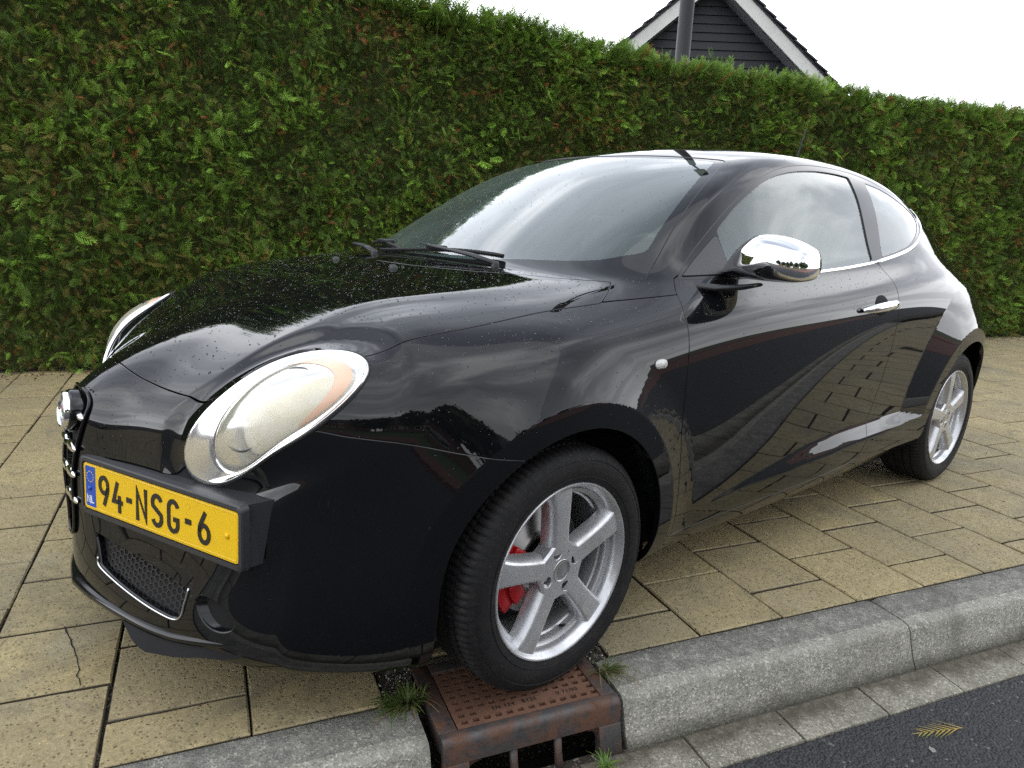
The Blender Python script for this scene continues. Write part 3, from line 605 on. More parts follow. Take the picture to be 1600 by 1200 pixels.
for s in (-1,1):
    x1=AX+s*W2; b=MB(); d=.26
    top=[(AX,AZ-.03),(x1,AZ-.03-SL*W2)]; bot=[(x1,AZ-.03-SL*W2-d*1.25),(AX,AZ-.03-d*1.25)]
    poly=top+bot; M_=Matrix.Rotation(R(90),4,'X')
    vs=[(x,-.36,zz) for x,zz in poly]+[(x,-.31,zz) for x,zz in poly]
    b.add(vs,[(0,1,2,3),(7,6,5,4)]+[(i,(i+1)%4,4+(i+1)%4,4+i) for i in range(4)]); b.build('bargeboard',M_white,house)
    b=MB(); vs=[(x,y,zz) for y in (-.31,.12) for x,zz in ((AX,AZ-.33),(x1,AZ-.33-SL*W2),(x1,AZ-.37-SL*W2),(AX,AZ-.37))]; b.add(vs,[(0,1,5,4),(3,2,6,7),(0,3,7,4),(1,2,6,5)]); b.build('soffit',M_soff,house)
    b=MB(); vs=[(x,y,zz) for y in (-.38,9) for x,zz in ((AX,AZ),(x1,AZ-SL*W2),(x1,AZ-SL*W2-.06),(AX,AZ-.06))]; b.add(vs,[(0,1,5,4),(3,2,6,7),(0,3,7,4),(1,2,6,5),(0,1,2,3)]); rf=b.build('roof',M_rtile,house)
    L=math.hypot(1,SL); n=int(W2*L/.30)
    for k_ in range(n):
        d0=k_*.30; d1=d0+.335; ux=s/L; uz=-SL/L
        for row in range(1):
            b=MB(); pts=[]
            for dd,hh in ((d0,.018),(d1,.055)):
                for y in (-.43,.9): pts+= [(AX+ux*dd+s*SL/L*hh,y,AZ+uz*dd+1/L*hh),(AX+ux*dd+s*SL/L*(hh-.03),y,AZ+uz*dd+1/L*(hh-.03))]
            b.add(pts,[(0,2,6,4),(1,5,7,3),(0,4,5,1),(2,3,7,6),(0,1,3,2),(4,6,7,5)]); b.build('roof_tile',M_rtile,rf)
# ------------------------------------------------------------------ the far side of the street, behind the camera (seen in the paintwork)
tag(MB().add([P(u,v,z) for z in (ROADZ+.10,-.29) for u,v in ((-60,-9.4),(70,-9.4),(70,-6.2),(-60,-6.2))],[(0,1,2,3),(7,6,5,4),(2,3,7,6),(0,4,5,1)]).build('far_pavement',M_redpave),kind='structure')
tag(MB().add([P(u,v,z) for z in (ROADZ+.08,-.29) for u,v in ((-90,-90),(110,-90),(110,-9.4),(-90,-9.4))],[(0,1,2,3),(7,6,5,4)]).build('far_lawn',mat('lawn',(.045,.075,.02),.9)),kind='structure')
# red clay parking bay on this side, further along the road (seen in the door)
tag(MB().add([P(u,v,ROADZ+.006) for u,v in ((2.6,-6.1),(40,-6.1),(40,-2.3),(4.6,-2.3))],[(0,1,2,3)]).build('parking_bay',M_redpave),kind='structure')
def simple_tree(x,y,h,r,seed,label,group='trees across the street'):
    rr=np.random.default_rng(seed); t=tag(empty('tree',(x,y,ROADZ+.08)),label,'tree',group)
    MB().tube([(0,0,0),(.1,0,h*.3),(0,.1,h*.6)],[.22,.17,.08],8).build('trunk',M_twig,t)
    n=1500; a=rr.normal(0,1,(n,3)); a/=np.linalg.norm(a,axis=1,keepdims=True); rad=rr.random(n)**.35; lump=.75+.5*vnoise(a[:,0]*2+5,a[:,2]*2+seed,seed)
    p=a*rad[:,None]*lump[:,None]*np.array([r,r,h*.38])+np.array([0,0,h*.62])
    s=rr.uniform(.35,.8,n)*r/3
    q=rr.normal(0,1,(n,3,3))*s[:,None,None]*.5; V_=(p[:,None,:]+q).reshape(-1,3); F_=np.arange(n*3).reshape(-1,3); c=np.repeat(np.array([.035,.06,.018])*rr.uniform(.5,1.4,(n,1)),3,0)
    tag(np_mesh('crown',V_,F_,c,M_leaf,t),kind='stuff')
for i,(u,v,h,r) in enumerate(((-22,-24,9,4),(-12,-30,8,4),(-2,-26,7,3.2),(6,-34,10,4.5),(15,-27,8,3.6),(24,-25,9,4.2),(36,-30,11,5),(-34,-30,10,5),(50,-32,10,5))):
    p=P(u,v,0); simple_tree(p.x,p.y,h,r,70+i,['broad tree far to the left across the street', 'low round tree left of the middle across the street', 'small tree near the middle across the street', 'tall tree behind the terraced houses across the street', 'young tree right of the middle across the street', 'wide tree towards the right across the street', 'big tree on the far right across the street', 'outermost left tree across the street', 'outermost right tree across the street'][i])
def plain_house(u,v,w,d,h,rz,label,wallc):
    hs=tag(empty('terraced_house',P(u,v,ROADZ+.08),PHI+rz),label,'house','houses across the street')
    b=MB(); b.box((0,0,h/2),(w,d,h)); b.build('wall',wallc,hs)
    b=MB(); b.add([(-w/2-.3,-d/2-.3,h),(w/2+.3,-d/2-.3,h),(w/2+.3,d/2+.3,h),(-w/2-.3,d/2+.3,h),(-w/2-.3,0,h+d*.42),(w/2+.3,0,h+d*.42)],[(0,1,5,4),(3,4,5,2),(0,4,3),(1,2,5),(0,3,2,1)]); b.build('roof',M_rtile,hs)
    for k_ in range(int(w/2.4)):
        x=-w/2+1.4+k_*2.4
        for zz in (1.5,4.1):
            if zz+.8<h: f=MB().box((x,d/2+.02,zz),(1.5,.08,1.3)).build('window',M_white,hs); MB().box((x,d/2+.065,zz),(1.3,.03,1.1)).build('pane',mat('window_dark',(.02,.025,.03),.08),f)
for i,(u,w) in enumerate(((-26,14),(-4,16),(19,15),(44,18))): plain_house(u,-40,w,8,5.4,0,['brown brick house at the left end across the street', 'brown brick house left of the middle across the street', 'brown brick house right of the middle across the street', 'brown brick house at the right end across the street'][i],M_brick)
M_in_crack=mat('crack_dark',(.015,.012,.009),1)
def floor_line(name,uv,w,mt,parent,z=.0012):
    rr=np.random.default_rng(8); pts=[P(a,b_,z) for a,b_ in uv]; vs=[];n=len(pts)
    for i,p in enumerate(pts):
        t_=(pts[min(i+1,n-1)]-pts[max(i-1,0)]).normalized(); s_=Vector((-t_.y,t_.x,0)); ww=w*rr.uniform(.5,1.3)/2; vs+=[p-s_*ww,p+s_*ww]
    return mesh_ob(name,vs,[(2*i,2*i+2,2*i+3,2*i+1) for i in range(n-1)],mt,parent)
floor_line('crack',[(-.900,.602),(-.892,.575),(-.884,.552),(-.874,.527),(-.869,.501),(-.860,.480),(-.855,.458),(-.846,.430),(-.843,.411),(-.834,.377),(-.838,.354),(-.829,.338),(-.823,.310)],.0035,M_in_crack,pav)
# a few brown scale-leaf crumbs blown over the slabs
crumbs('leaf_crumbs',260,lambda r:P(r.uniform(-2.5,6),r.uniform(.1,3.9)**1.0,.0025),M_litter,pav,.0015,.006,seed=23)
moss=mat('moss',(.045,.075,.015),.95)
crumbs('moss',700,lambda r:(lambda k:P(U0+TS*k+r.normal(0,.0025),.2+abs(r.normal(0,1.6)),-.005))(r.integers(-9,16)),moss,pav,.0015,.005,seed=29)
# ---------------------------------------------------------------- car body surface
NY=7
# side columns. each: list of band rows b0..b4 then lid rows j0..j7 ; (x, y, z) with y = distance from centreline
def cage_table():
    S=[]   # side columns s0(corner)..s13(corner)
    def col(band, lid): S.append((band, lid))
    # s0 : front corner
    col([(-.50,.60,.13),(-.580,.655,.19),(-.565,.665,.38),(-.545,.665,.52),(-.555,.655,.64)],
        [(-.575,.630,.705)])
    # s1
    col([(-.37,.70,.135),(-.40,.775,.195),(-.395,.785,.38),(-.39,.785,.52),(-.40,.775,.65)],
        [(-.42,.752,.745),(-.425,.722,.797),(-.43,.682,.830),(-.43,.615,.861),(-.43,.52,.882),(-.42,.40,.89),(-.41,.22,.897),(-.41,0,.899)])
    # s2
    col([(-.20,.74,.15),(-.20,.815,.21),(-.20,.83,.38),(-.20,.84,.52),(-.20,.84,.66)],
        [(-.20,.825,.765),(-.20,.785,.845),(-.20,.71,.885),(-.20,.64,.911),(-.20,.55,.930),(-.20,.42,.938),(-.20,.23,.945),(-.20,0,.947)])
    # s3
    col([(0,.75,.185),(0,.83,.24),(0,.845,.38),(0,.855,.52),(0,.855,.68)],
        [(0,.845,.79),(0,.805,.872),(0,.73,.915),(0,.655,.940),(0,.56,.962),(0,.43,.97),(0,.24,.979),(0,0,.981)])
    # s4
    col([(.22,.75,.185),(.22,.82,.24),(.22,.835,.38),(.22,.845,.52),(.22,.845,.68)],
        [(.22,.838,.80),(.22,.80,.882),(.22,.74,.925),(.20,.675,.955),(.19,.575,.978),(.16,.44,.990),(.12,.24,1.0),(.11,0,1.003)])
    # s5 cowl
    col([(.45,.73,.185),(.45,.80,.24),(.45,.82,.38),(.45,.83,.52),(.45,.84,.68)],
        [(.45,.838,.815),(.45,.808,.895),(.45,.755,.95),(.42,.705,.985),(.37,.65,1.0),(.30,.50,1.018),(.23,.26,1.026),(.21,0,1.028)])
    # s6
    col([(.75,.73,.185),(.75,.80,.24),(.75,.822,.38),(.75,.832,.52),(.75,.842,.68)],
        [(.75,.842,.83),(.75,.815,.91),(.75,.755,.975),(.75,.685,1.075),(.72,.640,1.168),(.66,.585,1.192),(.60,.30,1.215),(.58,0,1.222)])
    # s7
    col([(1.08,.73,.185),(1.08,.80,.24),(1.08,.824,.38),(1.08,.835,.52),(1.08,.845,.68)],
        [(1.08,.845,.84),(1.08,.815,.925),(1.08,.745,.995),(1.08,.675,1.145),(1.08,.592,1.308),(1.03,.505,1.358),(.97,.27,1.378),(.95,0,1.383)])
    # s8
    col([(1.45,.73,.185),(1.45,.80,.24),(1.45,.824,.38),(1.45,.835,.52),(1.45,.845,.68)],
        [(1.45,.845,.845),(1.45,.815,.94),(1.45,.74,1.01),(1.45,.67,1.175),(1.45,.590,1.325),(1.44,.50,1.390),(1.42,.28,1.424),(1.41,0,1.432)])
    # s9
    col([(1.85,.73,.185),(1.85,.80,.25),(1.85,.825,.38),(1.85,.835,.52),(1.85,.845,.68)],
        [(1.85,.845,.855),(1.85,.81,.96),(1.85,.735,1.035),(1.85,.668,1.18),(1.85,.590,1.320),(1.85,.50,1.380),(1.85,.28,1.420),(1.85,0,1.430)])
    # s10
    col([(2.20,.74,.19),(2.20,.81,.25),(2.20,.835,.38),(2.20,.848,.52),(2.20,.855,.68)],
        [(2.20,.845,.86),(2.20,.80,.97),(2.20,.72,1.06),(2.20,.655,1.18),(2.20,.580,1.285),(2.20,.49,1.338),(2.20,.28,1.385),(2.20,0,1.397)])
    # s11
    col([(2.51,.75,.20),(2.51,.82,.26),(2.51,.845,.38),(2.51,.858,.52),(2.51,.860,.68)],
        [(2.51,.835,.85),(2.51,.775,.955),(2.51,.69,1.03),(2.50,.635,1.12),(2.50,.565,1.205),(2.50,.48,1.262),(2.50,.28,1.328),(2.50,0,1.345)])
    # s12
    col([(2.76,.73,.22),(2.78,.79,.28),(2.79,.815,.40),(2.79,.825,.52),(2.79,.82,.68)],
        [(2.77,.785,.83),(2.76,.735,.91),(2.75,.67,.975),(2.74,.60,1.05),(2.73,.53,1.12),(2.74,.45,1.18),(2.78,.27,1.255),(2.80,0,1.275)])
    # s13 rear corner
    col([(2.93,.64,.24),(2.97,.70,.29),(3.00,.72,.41),(3.00,.72,.53),(2.97,.715,.68)],
        [(2.94,.69,.82)])
    # nose columns n0 (centre) .. n6 ; each b0..b4, lid boundary
    # y list matches lid rows j7..j1
    Nn=[]
    def nc(*p): Nn.append(p)
    nc((-.78,0,.135),(-.875,0,.2),(-.868,0,.37),(-.878,0,.50),(-.866,0,.635),(-.782,0,.736))
    nc((-.77,.15,.135),(-.858,.15,.2),(-.832,.15,.36),(-.825,.15,.48),(-.797,.15,.605),(-.742,.14,.722))
    nc((-.74,.28,.135),(-.825,.28,.2),(-.780,.28,.36),(-.771,.28,.48),(-.748,.27,.60),(-.708,.26,.713))
    nc((-.70,.38,.135),(-.780,.39,.2),(-.736,.39,.36),(-.730,.385,.48),(-.710,.37,.60),(-.679,.36,.709))
    nc((-.65,.47,.135),(-.725,.485,.2),(-.695,.485,.36),(-.689,.48,.48),(-.675,.465,.60),(-.655,.45,.707))
    nc((-.60,.53,.135),(-.675,.555,.2),(-.652,.56,.36),(-.646,.56,.48),(-.642,.545,.60),(-.631,.525,.706))
    nc((-.555,.57,.135),(-.63,.61,.2),(-.609,.62,.37),(-.600,.62,.49),(-.604,.605,.61),(-.600,.58,.705))
    R=[]
    def rc(*p): R.append(p)
    rc((3.02,.56,.26),(3.06,.60,.30),(3.09,.62,.41),(3.09,.62,.53),(3.05,.62,.68),(2.99,.60,.87))
    rc((3.06,.48,.26),(3.10,.50,.30),(3.13,.52,.41),(3.13,.52,.53),(3.08,.52,.68),(3.02,.51,.91))
    rc((3.09,.38,.26),(3.13,.40,.30),(3.15,.41,.41),(3.15,.41,.53),(3.10,.41,.68),(3.05,.40,.935))
    rc((3.11,.29,.26),(3.15,.30,.30),(3.165,.30,.41),(3.165,.30,.53),(3.12,.30,.68),(3.07,.29,.95))
    rc((3.12,.19,.26),(3.16,.20,.30),(3.175,.20,.41),(3.175,.20,.53),(3.13,.20,.68),(3.08,.19,.96))
    rc((3.13,.09,.26),(3.17,.10,.30),(3.18,.10,.41),(3.18,.10,.53),(3.14,.10,.68),(3.09,.09,.965))
    rc((3.13,0,.26),(3.17,0,.30),(3.18,0,.41),(3.18,0,.53),(3.14,0,.68),(3.09,0,.967))
    return S,Nn,R
def build_cage():
    S,Nn,R=cage_table()
    V=[];idx={}
    def v(key,p):
        idx[key]=len(V); V.append((p[0],-p[1],p[2])); return idx[key]
    nS=len(S)
    # perimeter columns: n0..n6, s0..s13, r0..r6
    P=[]
    for k,n in enumerate(Nn): P.append(('n',k,n[:5],n[5]))
    for k,(b,l) in enumerate(S): P.append(('s',k,b,l[0]))
    for k,r in enumerate(R): P.append(('r',k,r[:5],r[5]))
    F=[]
    for ci,(t,k,b,top) in enumerate(P):
        for r in range(5): v((ci,r),b[r])
        v((ci,5),top)
    for ci in range(len(P)-1):
        for r in range(5): F.append((idx[ci,r],idx[ci+1,r],idx[ci+1,r+1],idx[ci,r+1]))
    # lid grid: columns 0..nS-1 , rows 0..7
    L={}
    for i in range(nS):
        for j in range(NY+1):
            if i==0: L[i,j]=idx[len(Nn)-j,5] if j>0 else idx[len(Nn),5]
            elif i==nS-1: L[i,j]=idx[len(Nn)+nS-1+j,5]
            elif j==0: L[i,j]=idx[len(Nn)+i,5]
            else: L[i,j]=v(('l',i,j),S[i][1][j])
    for i in range(nS-1):
        for j in range(NY): F.append((L[i,j],L[i+1,j],L[i+1,j+1],L[i,j+1]))
    return np.array(V),F
def subdiv(V,F,level,mirror=True):
    """Catmull-Clark of the half cage (mirrored so the centreline is smooth) -> verts, quads of the y<=0 half"""
    n=len(V); V2=V*[1,-1,1]
    cen=np.abs(V[:,1])<1e-6
    m=np.arange(n)+0; mp=np.where(cen,np.arange(n),-1); extra=[]
    k=n
    mapm=mp.copy()
    for i in range(n):
        if mapm[i]<0: mapm[i]=k; extra.append(V2[i]); k+=1
    VV=np.vstack([V,extra]); FF=list(F)+[tuple(mapm[a] for a in f[::-1]) for f in F]
    me=bpy.data.meshes.new('tmp'); me.from_pydata(VV.tolist(),[],FF); ob=bpy.data.objects.new('tmp',me)
    bpy.context.scene.collection.objects.link(ob)
    md=ob.modifiers.new('s','SUBSURF'); md.levels=level; md.render_levels=level; md.boundary_smooth='PRESERVE_CORNERS' if False else 'ALL'
    dg=bpy.context.evaluated_depsgraph_get(); dg.update(); ev=ob.evaluated_get(dg); m2=ev.to_mesh()
    co=np.empty(len(m2.vertices)*3); m2.vertices.foreach_get('co',co); co=co.reshape(-1,3)
    q=np.empty(len(m2.polygons)*4,dtype=np.int64); m2.polygons.foreach_get('vertices',q); q=q.reshape(-1,4)
    ev.to_mesh_clear(); bpy.data.objects.remove(ob); bpy.data.meshes.remove(me)
    return co,q,n
def fit_cage(V,F,iters=3,amt=.9):
    W=V.copy()
    for _ in range(iters):
        co,q,n=subdiv(W,F,2)
        d=V-co[:n]; d[np.abs(V[:,1])<1e-6,1]=0
        W=W+d*amt
    return W
def half(co,q):
    keep=(co[q][:,:,1].mean(1)<0); q=q[keep]
    u,inv=np.unique(q,return_inverse=True); V=co[u]; q=inv.reshape(-1,4)
    V[np.abs(V[:,1])<1e-5,1]=0
    T=np.vstack([q[:,[0,1,2]],q[:,[0,2,3]]])
    return V,T
def vnormals(V,T):
    fn=np.cross(V[T[:,1]]-V[T[:,0]],V[T[:,2]]-V[T[:,0]]); N=np.zeros_like(V)
    for k in range(3):
        for a in range(3): N[:,a]+=np.bincount(T[:,k],fn[:,a],len(V))
    c=np.abs(V[:,1])<1e-5; N[c,1]=0
    return N/np.maximum(np.linalg.norm(N,axis=1,keepdims=True),1e-12)
def fair(V,F,lam=.02):
    """smooth the cage along its grid lines (second differences), keeping it near the given points"""
    from collections import defaultdict
    n=len(V); nb=defaultdict(set); opp={}
    ef=defaultdict(list)
    for fi,f in enumerate(F):
        for a,b in zip(f,f[1:]+f[:1]): nb[a].add(b); nb[b].add(a); ef[frozenset((a,b))].append(fi)
    vf=defaultdict(set)
    for fi,f in enumerate(F):
        for a in f: vf[a].add(fi)
    rows=[]
    for v in range(n):
        val=len(nb[v]); nf=len(vf[v])
        prs=set()
        for a in nb[v]:
            for b in nb[v]:
                if a<b:
                    fa=set(ef[frozenset((v,a))]); fb=set(ef[frozenset((v,b))])
                    if nf==4 and not (fa&fb): prs.add((a,b))
                    if nf==2 and len(fa)==1 and len(fb)==1: prs.add((a,b))   # along the border
        for a,b in prs: rows.append((v,a,b))
    A=np.eye(n); M=np.zeros((n,n))
    for v,a,b in rows:
        ha=np.linalg.norm(V[a]-V[v]); hb=np.linalg.norm(V[b]-V[v]); 
        w=np.zeros(n); w[a]=hb/(ha+hb); w[b]=ha/(ha+hb); w[v]=-1
        k=1.0
        if v in SOFT: k=.15
        M+=k*np.outer(w,w)
    W=np.linalg.solve(A+lam*M/1.0,V)
    cen=np.abs(V[:,1])<1e-6; W[cen,1]=0
    return W
SOFT=set()
# ------------------------------------------------------------------ panel cutting
class Surf:
    def __init__(s,V,T,N=None): s.V=V; s.T=T; s.N=vnormals(V,T) if N is None else N
    def sub(s,mask):
        T=s.T[mask]; u,inv=np.unique(T,return_inverse=True); return Surf(s.V[u],inv.reshape(-1,3),s.N[u])
def split(S,g,eps=1e-7):
    """cut the surface along g=0 -> (g>0 part, g<0 part); vertices are put on the line exactly"""
    g=np.where(np.abs(g)<eps,eps,g); V,T,N=S.V,S.T,S.N; sg=g>0
    cnt=sg[T].sum(1); full=T[cnt==3]; none=T[cnt==0]; mix=T[(cnt>0)&(cnt<3)]
    if len(mix)==0: return (Surf(V,T,N) if len(full) else None),(Surf(V,T,N) if len(none) else None)
    # rotate so vertex 0 is the odd one
    sm=sg[mix]; odd=np.where(sm.sum(1)==1,sm.argmax(1),(~sm).argmax(1)); r=np.arange(len(mix))
    A=mix[r,odd]; B=mix[r,(odd+1)%3]; C=mix[r,(odd+2)%3]; aIn=sg[A]
    def key(a,b): return np.minimum(a,b)*np.int64(len(V)+1)+np.maximum(a,b)
    k=np.concatenate([key(A,B),key(A,C)]); ea=np.concatenate([A,A]); eb=np.concatenate([B,C])
    uk,fi,inv=np.unique(k,return_index=True,return_inverse=True); pa,pb=ea[fi],eb[fi]
    t=(g[pa]/(g[pa]-g[pb]))[:,None]; nV=V[pa]*(1-t)+V[pb]*t; nN=N[pa]*(1-t)+N[pb]*t; nN/=np.linalg.norm(nN,axis=1,keepdims=True)
    base=len(V); ab=base+inv[:len(A)]; ac=base+inv[len(A):]
    tip=np.stack([A,ab,ac],1); q1=np.stack([ab,B,C],1); q2=np.stack([ab,C,ac],1)
    V2=np.vstack([V,nV]); N2=np.vstack([N,nN])
    inn=np.vstack([full,tip[aIn],q1[~aIn],q2[~aIn]]); out=np.vstack([none,tip[~aIn],q1[aIn],q2[aIn]])
    def mk(TT):
        u,iv=np.unique(TT,return_inverse=True); return Surf(V2[u],iv.reshape(-1,3),N2[u])
    return mk(inn),mk(out)
def score(S,g):
    """same, but keeps everything in one piece: only inserts the line"""
    g=np.where(np.abs(g)<1e-7,1e-7,g); V,T,N=S.V,S.T,S.N; sg=g>0; cnt=sg[T].sum(1); keep=T[(cnt==3)|(cnt==0)]; mix=T[(cnt>0)&(cnt<3)]
    if len(mix)==0: return S
    sm=sg[mix]; odd=np.where(sm.sum(1)==1,sm.argmax(1),(~sm).argmax(1)); r=np.arange(len(mix)); A=mix[r,odd]; B=mix[r,(odd+1)%3]; C=mix[r,(odd+2)%3]
    def key(a,b): return np.minimum(a,b)*np.int64(len(V)+1)+np.maximum(a,b)
    k=np.concatenate([key(A,B),key(A,C)]); ea=np.concatenate([A,A]); eb=np.concatenate([B,C]); uk,fi,inv=np.unique(k,return_index=True,return_inverse=True); pa,pb=ea[fi],eb[fi]
    t=(g[pa]/(g[pa]-g[pb]))[:,None]; nV=V[pa]*(1-t)+V[pb]*t; nN=N[pa]*(1-t)+N[pb]*t; base=len(V); ab=base+inv[:len(A)]; ac=base+inv[len(A):]
    return Surf(np.vstack([V,nV]),np.vstack([keep,np.stack([A,ab,ac],1),np.stack([ab,B,C],1),np.stack([ab,C,ac],1)]),np.vstack([N,nN]))
def crom(pts,n=8,closed=False,corners=()):
    """Catmull-Rom through the points; sharp at the given corner indices"""
    P_=np.array(pts,float); m=len(P_); out=[]
    rng_=range(m if closed else m-1)
    for i in rng_:
        p1=P_[i]; p2=P_[(i+1)%m]
        p0=P_[i-1] if (i>0 or closed) and i not in corners else 2*p1-p2
        j=(i+1)%m; p3=P_[(i+2)%m] if (i+2<m or closed) and j not in corners else 2*p2-p1
        for k in range(n):
            t=k/n; out.append(.5*((2*p1)+(-p0+p2)*t+(2*p0-5*p1+4*p2-p3)*t*t+(-p0+3*p1-3*p2+p3)*t**3))
    if not closed: out.append(P_[-1])
    return np.array(out)
def sdf(P2,poly):
    """signed distance to a closed 2D polygon, positive inside"""
    poly=np.asarray(poly,float); lo=poly.min(0)-.12; hi=poly.max(0)+.12
    d=np.full(len(P2),-.12); m=np.all((P2>lo)&(P2<hi),1); Q=P2[m]
    best=np.full(len(Q),1e9); ins=np.zeros(len(Q),bool); n=len(poly)
    for i in range(n):
        a=poly[i]; b=poly[(i+1)%n]; e=b-a; w=Q-a; t=np.clip((w@e)/max(e@e,1e-12),0,1); q=w-t[:,None]*e; best=np.minimum(best,(q*q).sum(1))
        c1=(a[1]<=Q[:,1])!=(b[1]<=Q[:,1])
        if c1.any() and abs(e[1])>1e-12:
            xx=a[0]+(Q[:,1]-a[1])*e[0]/e[1]; ins^=c1&(Q[:,0]<xx)
    r=np.sqrt(best); d[m]=np.where(ins,r,-r); return d
def boundary(T,nv):
    e=np.vstack([T[:,[0,1]],T[:,[1,2]],T[:,[2,0]]]); k=np.minimum(e[:,0],e[:,1])*np.int64(nv)+np.maximum(e[:,0],e[:,1])
    u,fi,c=np.unique(k,return_index=True,return_counts=True); return e[fi[c==1]]
def panel(name,S,mt,parent,flange=.014,mirror=False,both=False,thick=0,inner=None,roll=.0018):
    """turn a cut piece of surface into a panel with turned-in edges; both=True adds the mirrored half (panels across the centreline)"""
    V,T,N=S.V,S.T,S.N
    be=boundary(T,len(V)); cen=(np.abs(V[be[:,0],1])<1e-4)&(np.abs(V[be[:,1],1])<1e-4); be=be[~cen]
    nb=[];VV=[V];NN=[N];TT=[T];k=len(V)
    if flange>0 and len(be):
        # outward in-surface direction at each boundary vertex
        out=np.zeros_like(V); ev=V[be[:,1]]-V[be[:,0]]; ev/=np.maximum(np.linalg.norm(ev,axis=1,keepdims=True),1e-9)
        o_=np.cross(ev,N[be[:,0]]); np.add.at(out,be[:,0],o_); np.add.at(out,be[:,1],o_); out/=np.maximum(np.linalg.norm(out,axis=1,keepdims=True),1e-9)
        bi=np.unique(be); mp=-np.ones(len(V),int); mp[bi]=np.arange(len(bi)); n=len(bi)
        B0=V[bi]; B1=B0+out[bi]*roll*.7-N[bi]*roll*.35; B2=B0+out[bi]*roll-N[bi]*roll*1.3; B3=B2-N[bi]*flange
        VV+= [B0,B1,B2,B3]; h=(N[bi]+out[bi]); h/=np.linalg.norm(h,axis=1,keepdims=True); NN+=[N[bi],h,out[bi],out[bi]]
        a=mp[be[:,0]]; b=mp[be[:,1]]
        for r_ in range(3):
            A=k+r_*n+a; B=k+r_*n+b; C=k+(r_+1)*n+b; D=k+(r_+1)*n+a; TT+=[np.stack([A,D,C],1),np.stack([A,C,B],1)]
    V=np.vstack(VV);N=np.vstack(NN);T=np.vstack(TT)
    if both:
        V2=V*[1,-1,1];N2=N*[1,-1,1]; T=np.vstack([T,T[:,::-1]+len(V)]); V=np.vstack([V,V2]); N=np.vstack([N,N2])
    elif mirror: V=V*[1,-1,1];N=N*[1,-1,1];T=T[:,::-1]
    me=bpy.data.meshes.new(name); nv=len(V);nf=len(T)
    me.vertices.add(nv); me.vertices.foreach_set('co',V.astype(np.float32).ravel()); me.loops.add(nf*3); me.loops.foreach_set('vertex_index',T.astype(np.int32).ravel())
    me.polygons.add(nf); me.polygons.foreach_set('loop_start',np.arange(0,nf*3,3,dtype=np.int32)); me.update(calc_edges=True); me.shade_smooth()
    me.normals_split_custom_set_from_vertices(N.astype(np.float32))
    o=link(name,me,mt,parent); return o
# ------------------------------------------------------------------ car paint and other car materials
def mk_paint():
    m=mat('black_car_paint',(.0035,.0037,.0048),.5); t=NT(m); b=t.b; b.inputs['IOR'].default_value=1.52
    b.inputs['Coat Weight'].default_value=1; b.inputs['Coat Roughness'].default_value=.012; b.inputs['Coat IOR'].default_value=1.5; b.inputs['Roughness'].default_value=.5; b.inputs['Specular IOR Level'].default_value=.0
    p=t.pos(); d=t.noise(5,5,.7,p); 
    t.L(t.ramp(d,[(.4,.010),(.8,.035)]),b.inputs['Coat Roughness'])
    return m
M_paint=mk_paint()
M_gloss=mat('gloss_black_trim',(.006,.006,.007),.12); M_plast=mat('black_plastic',(.018,.019,.021),.48); M_plastg=mat('grey_black_plastic',(.026,.027,.031),.42); M_rub=mat('rubber_seal',(.012,.012,.012),.7)
M_chrome=mat('chrome',(.86,.87,.88),.045,1.0); M_satin=mat('satin_chrome',(.62,.64,.66),.2,1.0); M_in=mat('inner_black',(.003,.003,.003),.9)
def mk_alloy():
    m=mat('silver_alloy',(.40,.41,.42),.3,.7); t=NT(m); p=t.pos(); n=t.noise(30,5,.7,p); g=t.noise(8,4,.6,p)
    c=t.mix(t.ramp(n,[(.5,0),(.75,.5)]),(.60,.61,.63),(.33,.30,.26)); c=t.mix(t.ramp(g,[(.5,0),(.8,.35)]),c,(.25,.225,.19)); t.L(c,t.b.inputs['Base Color']); t.L(t.ramp(n,[(.3,.22),(.7,.42)]),t.b.inputs['Roughness']); return m
M_alloy=mk_alloy()
def mk_tyre():
    m=mat('tyre_rubber',(.014,.014,.015),.7,Specular_IOR_Level=.3); t=NT(m); p=t.pos(); n=t.noise(25,6,.75,p); f=t.noise(300,2,.6,p)
    c=t.mix(t.ramp(n,[(.45,0),(.75,.8)]),(.007,.007,.008),(.020,.019,.017)); c=t.mix(t.math('GREATER_THAN',f,.70),c,(.10,.09,.075)); t.L(c,t.b.inputs['Base Color']); t.L(t.bump(t.noise(200,3,.7,p),.3,.002),t.b.inputs['Normal']); return m
M_tyre=mk_tyre()
def mk_glass(name,tint,inner_fac):
    m=mat(name,tint,0); t=NT(m); out=t.n['Material Output']
    gl=t.N('BsdfGlossy'); gl.inputs['Roughness'].default_value=.004; gl.inputs['Color'].default_value=(1,1,1,1)
    tr=t.N('BsdfTransparent'); tr.inputs['Color'].default_value=(*tint,1); fr=t.N('Fresnel'); fr.inputs['IOR'].default_value=1.5
    f=t.math('MINIMUM',t.math('MULTIPLY',fr.outputs[0],1.75),1); 
    mx=t.N('MixShader'); t.L(f,mx.inputs[0]); t.L(tr.outputs[0],mx.inputs[1]); t.L(gl.outputs[0],mx.inputs[2])
    # pale teal diffuse layer: haze and reflection put into the glass colour
    df=t.N('BsdfDiffuse'); df.inputs['Color'].default_value=(.46,.60,.57,1); m2=t.N('MixShader'); 
    t.L(t.ramp(t.noise(3,4,.6,t.pos()),[(.3,inner_fac*.8),(.7,inner_fac*1.25)]),m2.inputs[0]); t.L(mx.outputs[0],m2.inputs[1]); t.L(df.outputs[0],m2.inputs[2]); t.L(m2.outputs[0],out.inputs[0]); t.n.remove(t.b); return m
M_glass=mk_glass('tinted_glass',(.66,.80,.75),.075); M_glass2=mk_glass('side_glass',(.62,.76,.71),.12)
